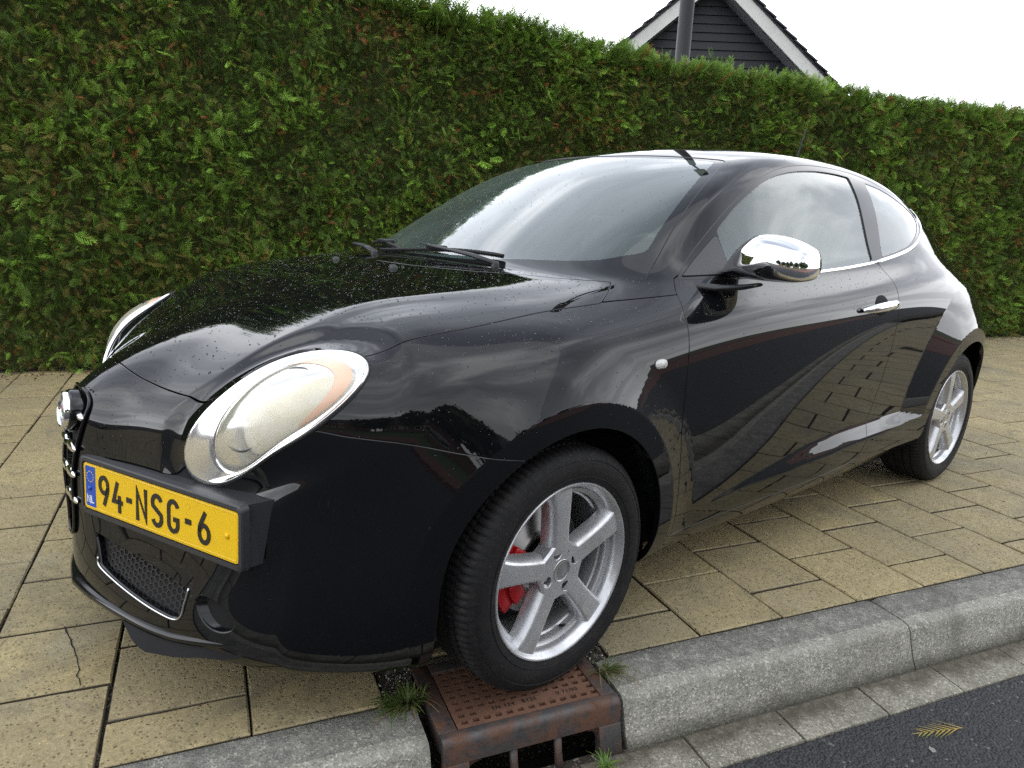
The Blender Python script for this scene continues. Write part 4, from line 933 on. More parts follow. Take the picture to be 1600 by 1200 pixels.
# ------------------------------------------------------------------ the car
car=tag(empty('car',(1.2,0,0)),'black three door hatchback with yellow number plate parked over the kerb drain','car')
_b=car
class _Par: pass
def carp(o):      # the car's root stands at (1.2,0,0); parts are modelled in world coordinates
    return o
CV,CF=build_cage(); CV=fair(CV,CF,.12); CW=fit_cage(CV,CF,3,.85)
_co,_q,_n0=subdiv(CW,CF,4); HVt,HT=half(_co,_q)
S=Surf(HVt,HT)
side=lambda S:(S.V[:,1]<-.55)
def rad(S,cx): return np.hypot(S.V[:,0]-cx,S.V[:,2]-.325)
def masked(S,g,m): return np.where(m,g,1.0)
FA,RA=0.0,2.511
for cx,rs in ((FA,(.41,.416,.424,.434,.446,.46,.48,.505,.53)),(RA,(.41,.43,.46,.50,.55,.585,.60))):
    for r_ in rs: S=score(S,masked(S,rad(S,cx)-r_,side(S)&(S.V[:,2]<1.0)))
zt_x=np.array([.55,.77,.933,1.143,1.388,1.679,1.926,2.10]); zt_z=np.array([.325,.362,.388,.419,.434,.432,.428,.425])
zb_x=np.array([.55,.80,.98,1.171,1.425,1.719,1.978,2.10]); zb_z=np.array([.322,.345,.348,.358,.364,.366,.385,.39])
ztf=lambda x:np.interp(x,zt_x,zt_z); zbf=lambda x:np.interp(x,zb_x,zb_z)
inx=lambda S:(S.V[:,1]<-.6)&(S.V[:,0]>.5)&(S.V[:,0]<2.12)&(S.V[:,2]<.6)
S=score(S,masked(S,S.V[:,2]-ztf(S.V[:,0]),inx(S))); S=score(S,masked(S,S.V[:,2]-zbf(S.V[:,0]),inx(S)))
for k_ in range(1,6): S=score(S,masked(S,S.V[:,2]-(ztf(S.V[:,0])*(1-k_/6)+zbf(S.V[:,0])*k_/6),inx(S)))
for k_ in range(1,4): S=score(S,masked(S,S.V[:,2]-(zbf(S.V[:,0])-.012*k_),inx(S)))
# displacements: wheel-arch flares, sill ledge, hood bulge
V=S.V; sm=lambda t:np.clip(t,0,1)**2*(3-2*np.clip(t,0,1))
dy=np.zeros(len(V)); onside=sm((-V[:,1]-.58)/.12)
rf=rad(S,FA); a=np.where(rf<.41,1,np.clip(1-(rf-.41)/.12,0,1)**1.6); dy+=.020*a*onside*sm((V[:,2]-.15)/.2)*np.where(V[:,0]<0,.75+.25*sm((V[:,0]+.4)/.3),1)
rr_=rad(S,RA); a=np.where(rr_<.41,1,np.clip(1-(rr_-.41)/.19,0,1)); dy+=.027*a*onside*sm((V[:,2]-.15)/.2)
x,z=V[:,0],V[:,2]; A_=.0275*sm((x-.58)/.85); zt,zb=ztf(x),zbf(x); ramp=np.clip((zt-z)/np.maximum(zt-zb,1e-4),0,1); ramp=ramp*.75+.25*sm(ramp); fall=sm((z-.20)/.10)
dy=np.maximum(dy, A_*ramp*(.45+.55*fall)*((x>.5)&(x<2.3))*onside)
V[:,1]-=dy
yc=.33+(V[:,0]+.70)*.33; hm=(V[:,2]>.6)&(V[:,0]<.25); lift=.008*(1-sm((-V[:,1]-yc)/.075))*sm((V[:,0]+.86)/.15)*sm((.10-V[:,0])/.35)
V[:,2]+=np.where(hm,lift,0)
# crisp feature line along the hood edge just inboard of the fender seam
S=Surf(V,S.T)
# --- headlight opening (outline traced in the plane facing it)
hlc=np.array([-0.5760,-0.5289,0.7221]); hn=np.array([-0.7830,-0.3775,0.4944]); hx=np.array([0.6188,-0.5535,0.5574]); hy=np.array([0.0632,0.7424,0.6670])
HB=np.stack([hx,hy],1)
def fourier(P2,K=4,n=64):
    """smooth closed outline through noisy points"""
    c0=P2.mean(0); a=np.unwrap(np.arctan2(*(P2-c0).T[::-1])); d=np.hypot(*np.diff(np.vstack([P2,P2[:1]]),axis=0).T); s=np.concatenate([[0],np.cumsum(d)[:-1]])/d.sum()*2*pi
    A=[np.ones_like(s)]; 
    for k in range(1,K+1): A+=[np.cos(k*s),np.sin(k*s)]
    A=np.stack(A,1); co,*_=np.linalg.lstsq(A,P2,rcond=None); t=np.linspace(0,2*pi,n,endpoint=False); B=[np.ones_like(t)]
    for k in range(1,K+1): B+=[np.cos(k*t),np.sin(k*t)]
    return np.stack(B,1)@co
hl2=fourier(np.array([(0.1752, 0.0561), (0.21, 0.0247), (0.2293, -0.004), (0.2338, -0.0261), (0.2255, -0.0428), (0.1976, -0.0638), (0.1507, -0.0823), (0.0907, -0.0989), (0.0235, -0.1016), (-0.0423, -0.0997), (-0.1171, -0.0849), (-0.1815, -0.0637), (-0.2229, -0.0407), (-0.2469, -0.0136), (-0.2509, 0.0118), (-0.2379, 0.0326), (-0.2104, 0.0484), (-0.1651, 0.0588), (-0.1082, 0.072), (-0.0494, 0.0837), (-0.0052, 0.1019), (0.0421, 0.104), (0.0928, 0.0934), (0.1347, 0.0782)]),4,96)
def hlreg(poly): return lambda S: np.where((np.abs((S.V-hlc)@hn)<.2)&(S.V[:,1]<-.3)&(S.V[:,0]<-.3),sdf((S.V-hlc)@HB,poly),-.12)
HQ=np.array([0.0531,-0.0120,-0.0245,-1.3504,-1.7734,-3.7421])
_X=(S.V-hlc)@hx; _Y=(S.V-hlc)@hy; _W=(S.V-hlc)@hn; _near=(np.abs(_W)<.2)&(S.V[:,1]<-.25)&(S.V[:,0]<-.25)&(np.hypot(_X,_Y)<.42)
_q=HQ[0]+HQ[1]*_X+HQ[2]*_Y+HQ[3]*_X**2+HQ[4]*_X*_Y+HQ[5]*_Y**2
_sd=np.where(_near,sdf(np.stack([_X,_Y],1),hl2),-1); _t=sm(1+_sd/.085)*_near; _dw=np.clip(_q-.002-_W,-.03,.03)*_t
V=S.V+hn*_dw[:,None]; S=Surf(V,S.T)
G=.0022
def cut(S,g,w=G):
    """g>0 inside; returns inside and outside with a gap of 2w between them"""
    a,rest=split(S,g-w); _,b=split(rest,_reeval(rest)+w) if False else (None,rest); return a,b
def cut2(S,gf,w=G):
    a,r_=split(S,gf(S)-w); _,o=split(r_,gf(r_)+w); return a,o
def region(poly,ax,cond=None):
    def f(S):
        d=sdf(S.V[:,ax],poly)
        if cond is not None: d=np.where(cond(S.V),d,-.12)
        return d
    return f
S_T0=S.T
# --- windscreen opening
wl=[(.392,-.692),(.537,-.643),(.705,-.596),(.866,-.548),(.995,-.505)]; wtp=[(.960,-.395),(.930,-.254),(.906,-.10),(.900,.05)]
wb=[(.070,.05),(.072,-.10),(.095,-.24),(.152,-.37),(.216,-.51),(.290,-.615)]
ws=np.vstack([crom(wl,6),crom([wl[-1]]+wtp,6)[1:],crom(wb+[wl[0]],6)])
WS,S=cut2(S,region(ws,[0,1],lambda V:(V[:,2]>.8)),.0015)
# --- side glass area
dl=[(.493,.986),(.562,1.031),(.687,1.107),(.815,1.181),(.95,1.249),(1.079,1.300),(1.190,1.330),(1.33,1.352),(1.476,1.361),(1.641,1.360),(1.834,1.346),(2.04,1.312),(2.22,1.264),(2.325,1.215),(2.335,1.185),(2.30,1.150),(2.22,1.115),(2.098,1.079),(1.922,1.049),(1.697,1.022),(1.427,1.003),(1.171,.992),(.85,.986)]
dlo=crom(dl,6,True,(0,))
DL,S=cut2(S,region(dlo,[0,2],lambda V:V[:,1]<-.4),.001)
# --- hood
hf=[(-.753,.05),(-.744,-.075),(-.717,-.189),(-.689,-.298),(-.668,-.362),(-.648,-.412)]
hr_pts=hr=[(.300,-.655),(.261,-.612),(.193,-.535),(.132,-.449),(.070,-.352),(.030,-.225),(.012,-.096),(.010,.05)]
hs=[(-.648,-.412),(-.63,-.46),(-.59,-.50),(-.55,-.53),(-.51,-.56),(-.47,-.59),(-.435,-.625),(-.390,-.645),(-.334,-.669),(-.208,-.695),(-.088,-.708),(.040,-.714),(.130,-.719),(.192,-.722),(.251,-.690),(.300,-.655)]
hood_poly=np.vstack([crom(hf,6),crom(hs,5,False,(13,))[1:],crom(hr,6)[1:]])
HO,S=cut2(S,region(hood_poly,[0,1],lambda V:(V[:,2]>.68)&(V[:,0]<.4)),.0024)
# --- headlight opening
HLs,S=cut2(S,hlreg(hl2),.0012)
if HO is not None: _x,HO=split(HO,hlreg(hl2)(HO)+.0025)
# --- wheel openings
def arch(S,cx,r,zc=.325):
    def g(S): 
        d=r-np.hypot(S.V[:,0]-cx,(S.V[:,2]-zc)*np.where(S.V[:,2]<zc,.55,1.0)); return np.where(S.V[:,1]<-.5,d,-.1)
    _,o=split(S,g(S)); return o
S=arch(S,FA,.352); S=arch(S,RA,.352)
INN=S
# --- front bumper / fender seam (from the headlight to the wheel arch)
def bump_g(S):
    zx=np.array([-.9,-.60,-.536,-.50,-.423,-.371,-.314,-.233,-.171,-.10]); zz=np.array([.72,.715,.708,.700,.690,.679,.664,.645,.634,.62])
    d=np.interp(S.V[:,0],zx,zz)-S.V[:,2]
    g=np.where(S.V[:,0]>-.0,-.1,d)
    nose=(S.V[:,0]<-.55)&(S.V[:,1]>-.60)   # everything in front of the hood seam belongs to the bumper
    return np.where(nose,.1,g)
BU,S=cut2(S,bump_g,.0022)
# --- door
df=[(.487,.990),(.462,.960),(.446,.925),(.430,.884),(.418,.80),(.414,.735),(.418,.606),(.429,.469),(.438,.354),(.447,.272)]
dbm=[(.447,.272),(.725,.272),(1.07,.276),(1.308,.281),(1.50,.290),(1.565,.303)]
dr=[(1.565,.303),(1.590,.35),(1.612,.42),(1.640,.50),(1.672,.605),(1.695,.70),(1.706,.767),(1.713,.849),(1.716,.919),(1.712,.98),(1.695,1.026)]
door_poly=np.vstack([crom(df,6),crom(dbm,6)[1:],crom(dr,6)[1:],[(1.60,1.030),(.9,1.005),(.52,1.0)]])
DO,S=cut2(S,region(door_poly,[0,2],lambda V:V[:,1]<-.55),.0022)
# --- fender / scuttle corner, roof and pillar seams
fz=lambda S: np.where((S.V[:,0]<.60)&(S.V[:,0]>-.62)&(S.V[:,1]<-.4), np.interp(S.V[:,0],[.0,.195,.316,.445,.60],[.99,.936,.943,.949,.952])-S.V[:,2], -.1)
FE,S=split(S,np.where(S.V[:,0]<.46,1,-1)*1.0)
# (the split above is a rough box cut hidden by the door; refine with the scuttle line)
def fg(S): return np.interp(S.V[:,0],[-.7,.10,.195,.316,.455,.6],[1.2,1.2,.937,.943,.950,.955])-S.V[:,2]
FE1,FE2=cut2(FE,fg,.0016)
RE,SI=cut2(S,lambda S:S.V[:,0]-2.0,1e-6) if False else (S,None)
TAIL=lambda V:(V[:,0]>2.62)
# ---- build panels
def both_sides(name,Sx,mt,**k):
    if Sx is None or len(Sx.T)==0: return None
    a=panel(name,Sx,mt,car,**k); b_=panel(name,Sx,mt,car,mirror=True,**k); return a,b_
from mathutils.bvhtree import BVHTree
FULL=BVHTree.FromPolygons([tuple(v) for v in V.tolist()],S_T0.tolist())
def onside_y(x,z,off=0):
    h=FULL.ray_cast(Vector((x,-3,z)),Vector((0,1,0))); 
    return (h[0]+h[1]*off*(1 if h[1].y<0 else -1),h[1] if h[1].y<0 else -h[1]) if h[0] is not None else (Vector((x,-.8,z)),Vector((0,-1,0)))
def ontop_z(x,y,off=0):
    s=1 if y>0 else -1; h=FULL.ray_cast(Vector((x,-abs(y),3)),Vector((0,0,-1))); n=h[1] if h[1].z>0 else -h[1]; q=h[0]+n*off
    return Vector((q.x,q.y*(-1 if y>0 else 1),q.z)),Vector((n.x,n.y*(-1 if y>0 else 1),n.z))
def onfront_x(y,z,off=0):
    h=FULL.ray_cast(Vector((-3,-abs(y),z)),Vector((1,0,0))); n=h[1] if h[1].x<0 else -h[1]; q=h[0]+n*off
    return Vector((q.x,q.y*(-1 if y>0 else 1),q.z)),Vector((n.x,n.y*(-1 if y>0 else 1),n.z))
def onray(p,d,off=0):
    h=FULL.ray_cast(Vector(p),Vector(d)); n=h[1] if h[1].dot(Vector(d))<0 else -h[1]; return h[0]+n*off,n
def offset(Sx,d): return Surf(Sx.V+Sx.N*d,Sx.T,Sx.N)
hood=panel('hood',HO,M_paint,car,both=True)
both_sides('front_fender',FE1,M_paint)
both_sides('scuttle_corner',FE2,M_paint)
doors=both_sides('door',DO,M_paint)
# roof skin, side frame, tailgate from what is left
sh=S
_rg=lambda S: np.where((S.V[:,2]>1.0)&(S.V[:,0]>.80)&(S.V[:,0]<2.56), np.minimum(np.interp(S.V[:,0],[.8,1.0,1.45,1.85,2.2,2.56],[.462,.478,.505,.508,.495,.475])+S.V[:,1], .1),-.1)
RO,sh2=cut2(sh,_rg,.0012)
roof=panel('roof',RO,M_paint,car,both=True) if RO is not None else None
# dark plastic scuttle between hood and windscreen
sc_poly=np.vstack([[(.30,-.66)],hr_pts[1:-1],[(.0,.06),(.12,.06)],wb[1:],[(.40,-.70)]])
SCU,sh2=split(sh2,np.where((sh2.V[:,0]<.42)&(sh2.V[:,2]>.9)&(np.abs(sh2.V[:,1])<.60),.1,-.1)*1.0)
if SCU is not None: panel('scuttle_panel',offset(SCU,-.012),M_plast,car,both=True,flange=.0)
body=panel('side_frame',sh2,M_paint,car,both=True)
# ---- bumper with its openings
def mir_poly(p): return p
shield=crom([(-.03,.698),(-.060,.690),(-.081,.672),(-.084,.645),(-.072,.595),(-.060,.540),(-.046,.464),(-.034,.395),(-.018,.342),(.03,.330)],6)
shield=np.vstack([shield,[(.06,.322),(.06,.70)]])
SHI,BU=split(BU,np.where(BU.V[:,0]<-.6,sdf(BU.V[:,[1,2]],shield),-.1))
lg=[(-.112,.374),(-.127,.340),(-.143,.297),(-.205,.280),(-.287,.265),(-.356,.2545),(-.402,.251),(-.418,.264),(-.427,.326),(-.327,.346),(-.204,.362)]
lgp=crom(lg,6,True,(0,2,8)); LGR,BU=split(BU,np.where(BU.V[:,0]<-.5,sdf(BU.V[:,[1,2]],lgp),-.1))
fg_=[(-.447,.308),(-.458,.320),(-.485,.319),(-.515,.305),(-.537,.287),(-.542,.268),(-.530,.252),(-.506,.246),(-.480,.255),(-.458,.279)]
fgp=crom(fg_,5,True); FOG,BU=split(BU,np.where(BU.V[:,0]<-.5,sdf(BU.V[:,[1,2]],fgp),-.1))
bumper=panel('front_bumper',BU,M_paint,car,both=True,flange=.03,roll=.004)
# ---- windscreen: clear glass inside a black printed border
wbl=np.array(wb+[wl[0]]); 
def wsin(S):
    d=sdf(S.V[:,[0,1]],ws); 
    db=np.full(len(S.V),9.)
    Q=S.V[:,[0,1]]
    cb=crom(wbl,4)
    for a_,b_ in zip(cb[:-1],cb[1:]):
        e=b_-a_; t_=np.clip(((Q-a_)@e)/(e@e),0,1); db=np.minimum(db,np.linalg.norm(Q-a_-t_[:,None]*e,axis=1))
    k=.03; a1=d-.030; a2=db-.082; hh=np.clip(.5+.5*(a2-a1)/k,0,1); return a2*(1-hh)+a1*hh-k*hh*(1-hh)
GLc,GLb=split(WS,wsin(WS))
M_frit=mat('black_glass_border',(.008,.009,.010),.02)
w_=panel('windscreen',offset(GLc,-.002),M_glass,car,both=True,flange=0)
panel('glass_border',offset(GLb,-.002),M_frit,w_,both=True,flange=.006)
# ---- side glass: rubber frame, door glass, middle pillar cover, quarter glass
dg=crom([(.745,.999),(.745,1.122),(.878,1.198),(1.02,1.262),(1.128,1.299),(1.277,1.327),(1.444,1.341),(1.60,1.342),(1.712,1.336),(1.712,1.25),(1.694,1.158),(1.672,1.031),(1.45,1.012),(1.191,1.003),(.95,.998)],6,True,(0,1,8,11))
qg=crom([(1.845,1.322),(2.00,1.302),(2.14,1.268),(2.25,1.228),(2.288,1.200),(2.262,1.165),(2.18,1.125),(2.08,1.093),(1.93,1.066),(1.765,1.044),(1.808,1.14),(1.838,1.24)],6,True,(0,9))
sl=np.array([(.52,.994),(.735,.998),(.735,1.110)])
DG,DL1=cut2(DL,region(dg,[0,2]),.0006); QG,DL1=cut2(DL1,region(qg,[0,2]),.0006); SA,DL1=cut2(DL1,region(sl,[0,2]),.001)
for sgn,d_ in zip((0,1),doors):
    mk=lambda n,Sx,mt,p,**k: panel(n,Sx,mt,p,mirror=bool(sgn),**k)
    mk('door_glass',offset(DG,-.006),M_glass2,d_,flange=0)
    mk('mirror_base',offset(SA,.003),M_plastg,d_,flange=.01)
    mk('window_seal',offset(DL1,-.001),M_gloss,car,flange=.008)
    mk('quarter_glass',offset(QG,-.003),M_glass2,car,flange=0)
# chrome strip under the windows
def strip(name,pts,w,h,mt,parent,mir=False,fn=None):
    """flat bead laid on the body along the given points"""
    P_=[];N_=[]
    for p in pts: a_,n_=fn(*p); P_.append(a_); N_.append(n_)
    m=len(P_); vs=[]; prof=[(-.5,-.2),(-.5,.45),(-.3,.85),(0,1),(.3,.85),(.5,.45),(.5,-.2)]
    for i in range(m):
        t_=(P_[min(i+1,m-1)]-P_[max(i-1,0)]).normalized(); s_=t_.cross(N_[i]).normalized(); ww=w[i] if hasattr(w,'__len__') else w
        for a_,b_ in prof: vs.append(P_[i]+s_*a_*ww+N_[i]*b_*h)
    k=len(prof); fs=[(i*k+j,i*k+j+1,(i+1)*k+j+1,(i+1)*k+j) for i in range(m-1) for j in range(k-1)]; fs+=[tuple(range(k))[::-1],tuple((m-1)*k+j for j in range(k))]
    if mir: vs=[Vector((v.x,-v.y,v.z)) for v in vs]
    o=mesh_ob(name,vs,fs,mt,parent,True); return o
st1=crom([(.76,.988),(.95,.988),(1.171,.994),(1.427,1.005),(1.687,1.0235)],8); st2=crom([(1.697,1.0245),(1.922,1.052),(2.098,1.082),(2.22,1.118),(2.30,1.153),(2.338,1.185),(2.330,1.215),(2.29,1.236)],8)
for mr,d_ in zip((False,True),doors):
    strip('chrome_strip',st1,.011,.004,M_chrome,d_,mr,onside_y); n_=len(st2); strip('chrome_strip',st2,[.013 if i<n_*.75 else .013*(1-.75*(i/n_-.75)/.25) for i in range(n_)],.0045,M_chrome,car,mr,onside_y)
# ---- headlights: a smooth shell of their own, standing slightly proud of the opening
HQ=np.array([0.0531,-0.0120,-0.0245,-1.3504,-1.7734,-3.7421])
def hq(x,y): return float(HQ[0]+HQ[1]*x+HQ[2]*y+HQ[3]*x*x+HQ[4]*x*y+HQ[5]*y*y)
ho2=hl2; hl2n=fourier(np.array([(0.1448, 0.0483), (0.1793, 0.0203), (0.2, -0.0082), (0.2027, -0.0262), (0.1921, -0.0411), (0.163, -0.0619), (0.1186, -0.0778), (0.0593, -0.0882), (-0.003, -0.091), (-0.0679, -0.0851), (-0.1146, -0.0739), (-0.1437, -0.0604), (-0.1575, -0.0441), (-0.1573, -0.0264), (-0.1447, -0.0102), (-0.1236, 0.0068), (-0.0983, 0.0264), (-0.0609, 0.0445), (-0.0219, 0.0604), (0.0126, 0.0701), (0.0483, 0.0761), (0.0904, 0.071), (0.1178, 0.0621)]),4,96)
def mk_lens():
    m=mat('cloudy_lens',(.8,.76,.66),.12); t=NT(m); out=t.n['Material Output']; p=t.pos()
    df=t.N('BsdfDiffuse'); tl=t.N('BsdfTranslucent'); c=t.mix(t.ramp(t.noise(14,4,.6,p),[(.35,0),(.7,1)]),(.95,.91,.78),(.91,.84,.62)); t.L(c,df.inputs[0]); t.L(c,tl.inputs[0])
    mx=t.N('MixShader'); mx.inputs[0].default_value=.06; t.L(df.outputs[0],mx.inputs[1]); t.L(tl.outputs[0],mx.inputs[2])
    tr=t.N('BsdfTransparent'); tr.inputs[0].default_value=(.95,.95,.93,1); m1=t.N('MixShader'); t.L(t.ramp(t.noise(9,4,.6,p),[(.35,.76),(.7,.90)]),m1.inputs[0]); t.L(tr.outputs[0],m1.inputs[1]); t.L(mx.outputs[0],m1.inputs[2])
    gl=t.N('BsdfGlossy'); gl.inputs['Roughness'].default_value=.16; fr=t.N('Fresnel'); fr.inputs['IOR'].default_value=1.5; m2=t.N('MixShader'); t.L(t.math('MULTIPLY',fr.outputs[0],.7),m2.inputs[0]); t.L(m1.outputs[0],m2.inputs[1]); t.L(gl.outputs[0],m2.inputs[2]); t.L(m2.outputs[0],out.inputs[0]); t.n.remove(t.b); return m
M_lens=mk_lens(); M_ring=mat('lamp_surround_chrome',(.90,.90,.91),.13,1.0); M_refl=mat('reflector',(.90,.90,.88),.25,.35); M_orange=mat('cloudy_amber',(.82,.55,.40),.2); M_bulb=mat('bulb_glass',(.10,.10,.10),.2,.3)
HM=Matrix(((hx[0],hy[0],hn[0],0),(hx[1],hy[1],hn[1],0),(hx[2],hy[2],hn[2],0),(0,0,0,1)))
oc=ho2.mean(0); lc=hl2n.mean(0); lmin,lmax=hl2n.min(0),hl2n.max(0); L_=lmax[0]-lmin[0]
# match the start points of both outlines by angle
def byang(P2,c,n=96):
    a=np.arctan2(P2[:,1]-c[1],P2[:,0]-c[0])%(2*pi); o=np.argsort(a); a=a[o]; r_=P2[o]; t=np.linspace(0,2*pi,n,endpoint=False)
    ax=np.concatenate([a-2*pi,a,a+2*pi]); X=np.concatenate([r_[:,0]]*3); Y=np.concatenate([r_[:,1]]*3); return np.stack([np.interp(t,ax,X),np.interp(t,ax,Y)],1)
HO2=byang(ho2,lc); HL2=byang(hl2n,lc)
def head_parts(parent,mir):
    F=Matrix.Diagonal((1,-1,1,1)) if mir else Matrix.Identity(4)
    T0=F@Matrix.Translation(Vector(hlc))@HM; n=96
    def bd(mb,nm,mt,pr=None,**k):
        if mir: mb.f=[f[::-1] for f in mb.f]
        return mb.build(nm,mt,pr or parent,**k)
    rdep=lambda i: min(.013,.34*float(np.hypot(*(HO2[i]-HL2[i]))))
    # chrome surround
    b=MB(); vs=[]; rings=[(0,-.045,0),(0,-.004,0),(.02,.0025,0),(.07,.0050,0),(.13,.0055,.02),(.20,.0045,.10),(.35,.0035,.33),(.55,.0030,.62),(.80,.0028,.90),(.93,.0026,1.0),(1.0,.0010,1.05),(1.0,-.012,1.05)]
    for f_,dz,dd in rings:
        for i in range(n):
            o_=HO2[i]; l_=HL2[i]; wd=np.hypot(*(o_-l_)); q=o_*(1-f_)+l_*f_; k=min(1,wd/.02) if 0<f_<.9 else 1
            vs.append(T0@Vector((q[0],q[1],hq(q[0],q[1])+.001+dz*k-dd*rdep(i))))
    b.add(vs,[(k*n+i,(k+1)*n+i,(k+1)*n+(i+1)%n,k*n+(i+1)%n) for k in range(len(rings)-1) for i in range(n)],True); ring=bd(b,'chrome_surround',M_ring)
    # thin dark joint round the surround
    b=MB(); P_=[T0@Vector((q[0],q[1],hq(q[0],q[1])-.0025)) for q in HO2]; P_.append(P_[0]); b.tube(P_,.0028,6,False); bd(b,'joint',M_rub)
    # lens dome
    b=MB(); vs=[]; rings=[1.0,.985,.95,.88,.76,.60,.42,.22]
    for s_ in rings:
        for i in range(n):
            q=lc+(HL2[i]-lc)*s_; vs.append(T0@Vector((q[0],q[1],hq(q[0],q[1])+.0005-rdep(i)*s_**3+.0105*math.sqrt(max(1-s_**2.6,0)))))
    vs.append(T0@Vector((lc[0],lc[1],hq(*lc)-.0015+.0115))); m=len(rings)
    b.add(vs,[(k*n+i,(k+1)*n+i,(k+1)*n+(i+1)%n,k*n+(i+1)%n) for k in range(m-1) for i in range(n)]+[((m-1)*n+i,m*n,(m-1)*n+(i+1)%n) for i in range(n)],True); bd(b,'lens',M_lens)
    # housing behind the lens
    b=MB(); vs=[]
    for f_,dz in ((1.0,-.016),(.97,-.028),(.86,-.050),(.55,-.058)):
        for i,q in enumerate(HL2): qq=lc+(q-lc)*f_; vs.append(T0@Vector((qq[0],qq[1],hq(qq[0],qq[1])+dz-rdep(i)*f_**3)))
    b.add(vs,[(k*n+i,k*n+(i+1)%n,(k+1)*n+(i+1)%n,(k+1)*n+i) for k in range(3) for i in range(n)]+[tuple(3*n+i for i in range(n))],True); bd(b,'reflector_housing',M_refl)
    for fx,r_,dz in ((.30,.050,-.020),(.64,.050,-.020)):
        cx_=lmin[0]+L_*fx; m_=np.abs(HL2[:,0]-cx_)<.03; cy_=(HL2[m_][:,1].max()+HL2[m_][:,1].min())/2
        M_=T0@Matrix.Translation((cx_,cy_,dz+hq(cx_,cy_)))
        b=MB(); b.lathe([(r_*1.04,.004),(r_,.003),(r_*.97,-.002),(r_*.80,-.018),(r_*.5,-.032),(r_*.22,-.036)],40,M_); bd(b,'reflector_bowl',M_refl)
        b=MB(); b.lathe([(.0001,-.006),(.012,-.010),(.016,-.020),(.014,-.036)],18,M_); bd(b,'bulb_cap',M_bulb)
        b=MB(); b.lathe([(r_*1.05,.0045),(r_*1.10,.006),(r_*1.15,-.002)],40,M_); bd(b,'bowl_rim',M_bulb)
    # orange side indicator filling the rear tip
    ii=[i for i in range(96) if HL2[i][0]>lmin[0]+L_*.60]; ii=sorted(ii,key=lambda i:math.atan2(HL2[i][1]-lc[1],HL2[i][0]-lc[0])); b=MB(); vs=[]; m_=len(ii)
    for t_,i in enumerate(ii):
        wd=.17*math.sin(pi*(t_+.5)/m_)**.8
        for j in range(7):
            s_=.975-wd*j/6; q=lc+(HL2[i]-lc)*s_; vs.append(T0@Vector((q[0],q[1],hq(q[0],q[1])+.0013-rdep(i)*s_**3+.0105*math.sqrt(max(1-s_**2.6,0)))))
    b.add(vs,[(i*7+j,i*7+j+1,(i+1)*7+j+1,(i+1)*7+j) for i in range(m_-1) for j in range(6)],True); bd(b,'side_indicator',M_orange)
for mr in (False,True):
    h=empty('headlight',(float(hlc[0]),float(hlc[1])*(-1 if mr else 1),float(hlc[2]))); h.parent=car; h.matrix_parent_inverse=car.matrix_basis.inverted()
    head_parts(h,mr)
    for o in h.children: o.matrix_parent_inverse=h.matrix_basis.inverted()
# ---- dark inner skin behind the panel gaps
both_sides('inner_structure',offset(INN,-.017),M_in,flange=0)
panel('inner_structure',offset(HO,-.016),M_in,car,both=True,flange=0)
# ---- shield grille: dark mesh, bars with chrome tips, rim, badge
hexm=mat('grille_mesh',(.012,.012,.013),.4)
def hex_patch(inside,y0,y1,z0,z1,cell,bar,depth,xf,name,parent):
    """honeycomb made of thin walls, laid on x=xf(y,z)"""
    b=MB(); dy=cell*1.5; dz=cell*math.sqrt(3); i=0; y=y0
    while y<y1:
        z=z0+(dz/2 if i%2 else 0)
        while z<z1:
            if inside(y,z):
                vs=[]
                for rr_,dx in ((cell,0),(cell-bar,0),(cell-bar,depth),(cell,depth)):
                    for k in range(6):
                        a=pi/3*k; yy=y+cos(a)*rr_; zz=z+sin(a)*rr_; vs.append((xf(yy,zz)+dx,yy,zz))
                fs=[(k,(k+1)%6,6+(k+1)%6,6+k) for k in range(6)]+[(6+k,6+(k+1)%6,12+(k+1)%6,12+k) for k in range(6)]; b.add(vs,fs)
            z+=dz
        y+=dy; i+=1
    return tag(b.build(name,hexm,parent),kind='stuff')
grille=tag(empty('front_grille',(-.85,0,.5)),None); grille.parent=car; grille.matrix_parent_inverse=car.matrix_basis.inverted()
def gk(o): o.matrix_parent_inverse=grille.matrix_basis.inverted(); return o
shm=np.vstack([shield[:-2],(shield[:-2]*[-1,1])[::-1]]); sh_full=shm[np.abs(shm[:,0])>.0]
shc=np.vstack([shield[shield[:,0]<0],(shield[shield[:,0]<0]*[-1,1])[::-1]])
b=MB(); n=len(shc); cx_=np.array([0,.53])
vs=[onfront_x(y,z,-.0)[0]+Vector((.045,0,0)) for y,z in shc]; b.add(vs,[tuple(range(n))]); gk(b.build('backing',M_in,grille))
ins=lambda y,z: sdf(np.array([[y,z]]),shc)[0]>-.002
gk(hex_patch(ins,-.12,.12,.31,.70,.0105,.0018,.012,lambda y,z:-.832+abs(y)*.25,'grille_mesh',grille))
rim=[onfront_x(y,z,.000)[0]+Vector((-.004,0,0)) for y,z in shc]; rim.append(rim[0]); 
gk(MB().tube(rim,.0042,8,False).build('grille_rim',M_gloss,grille))
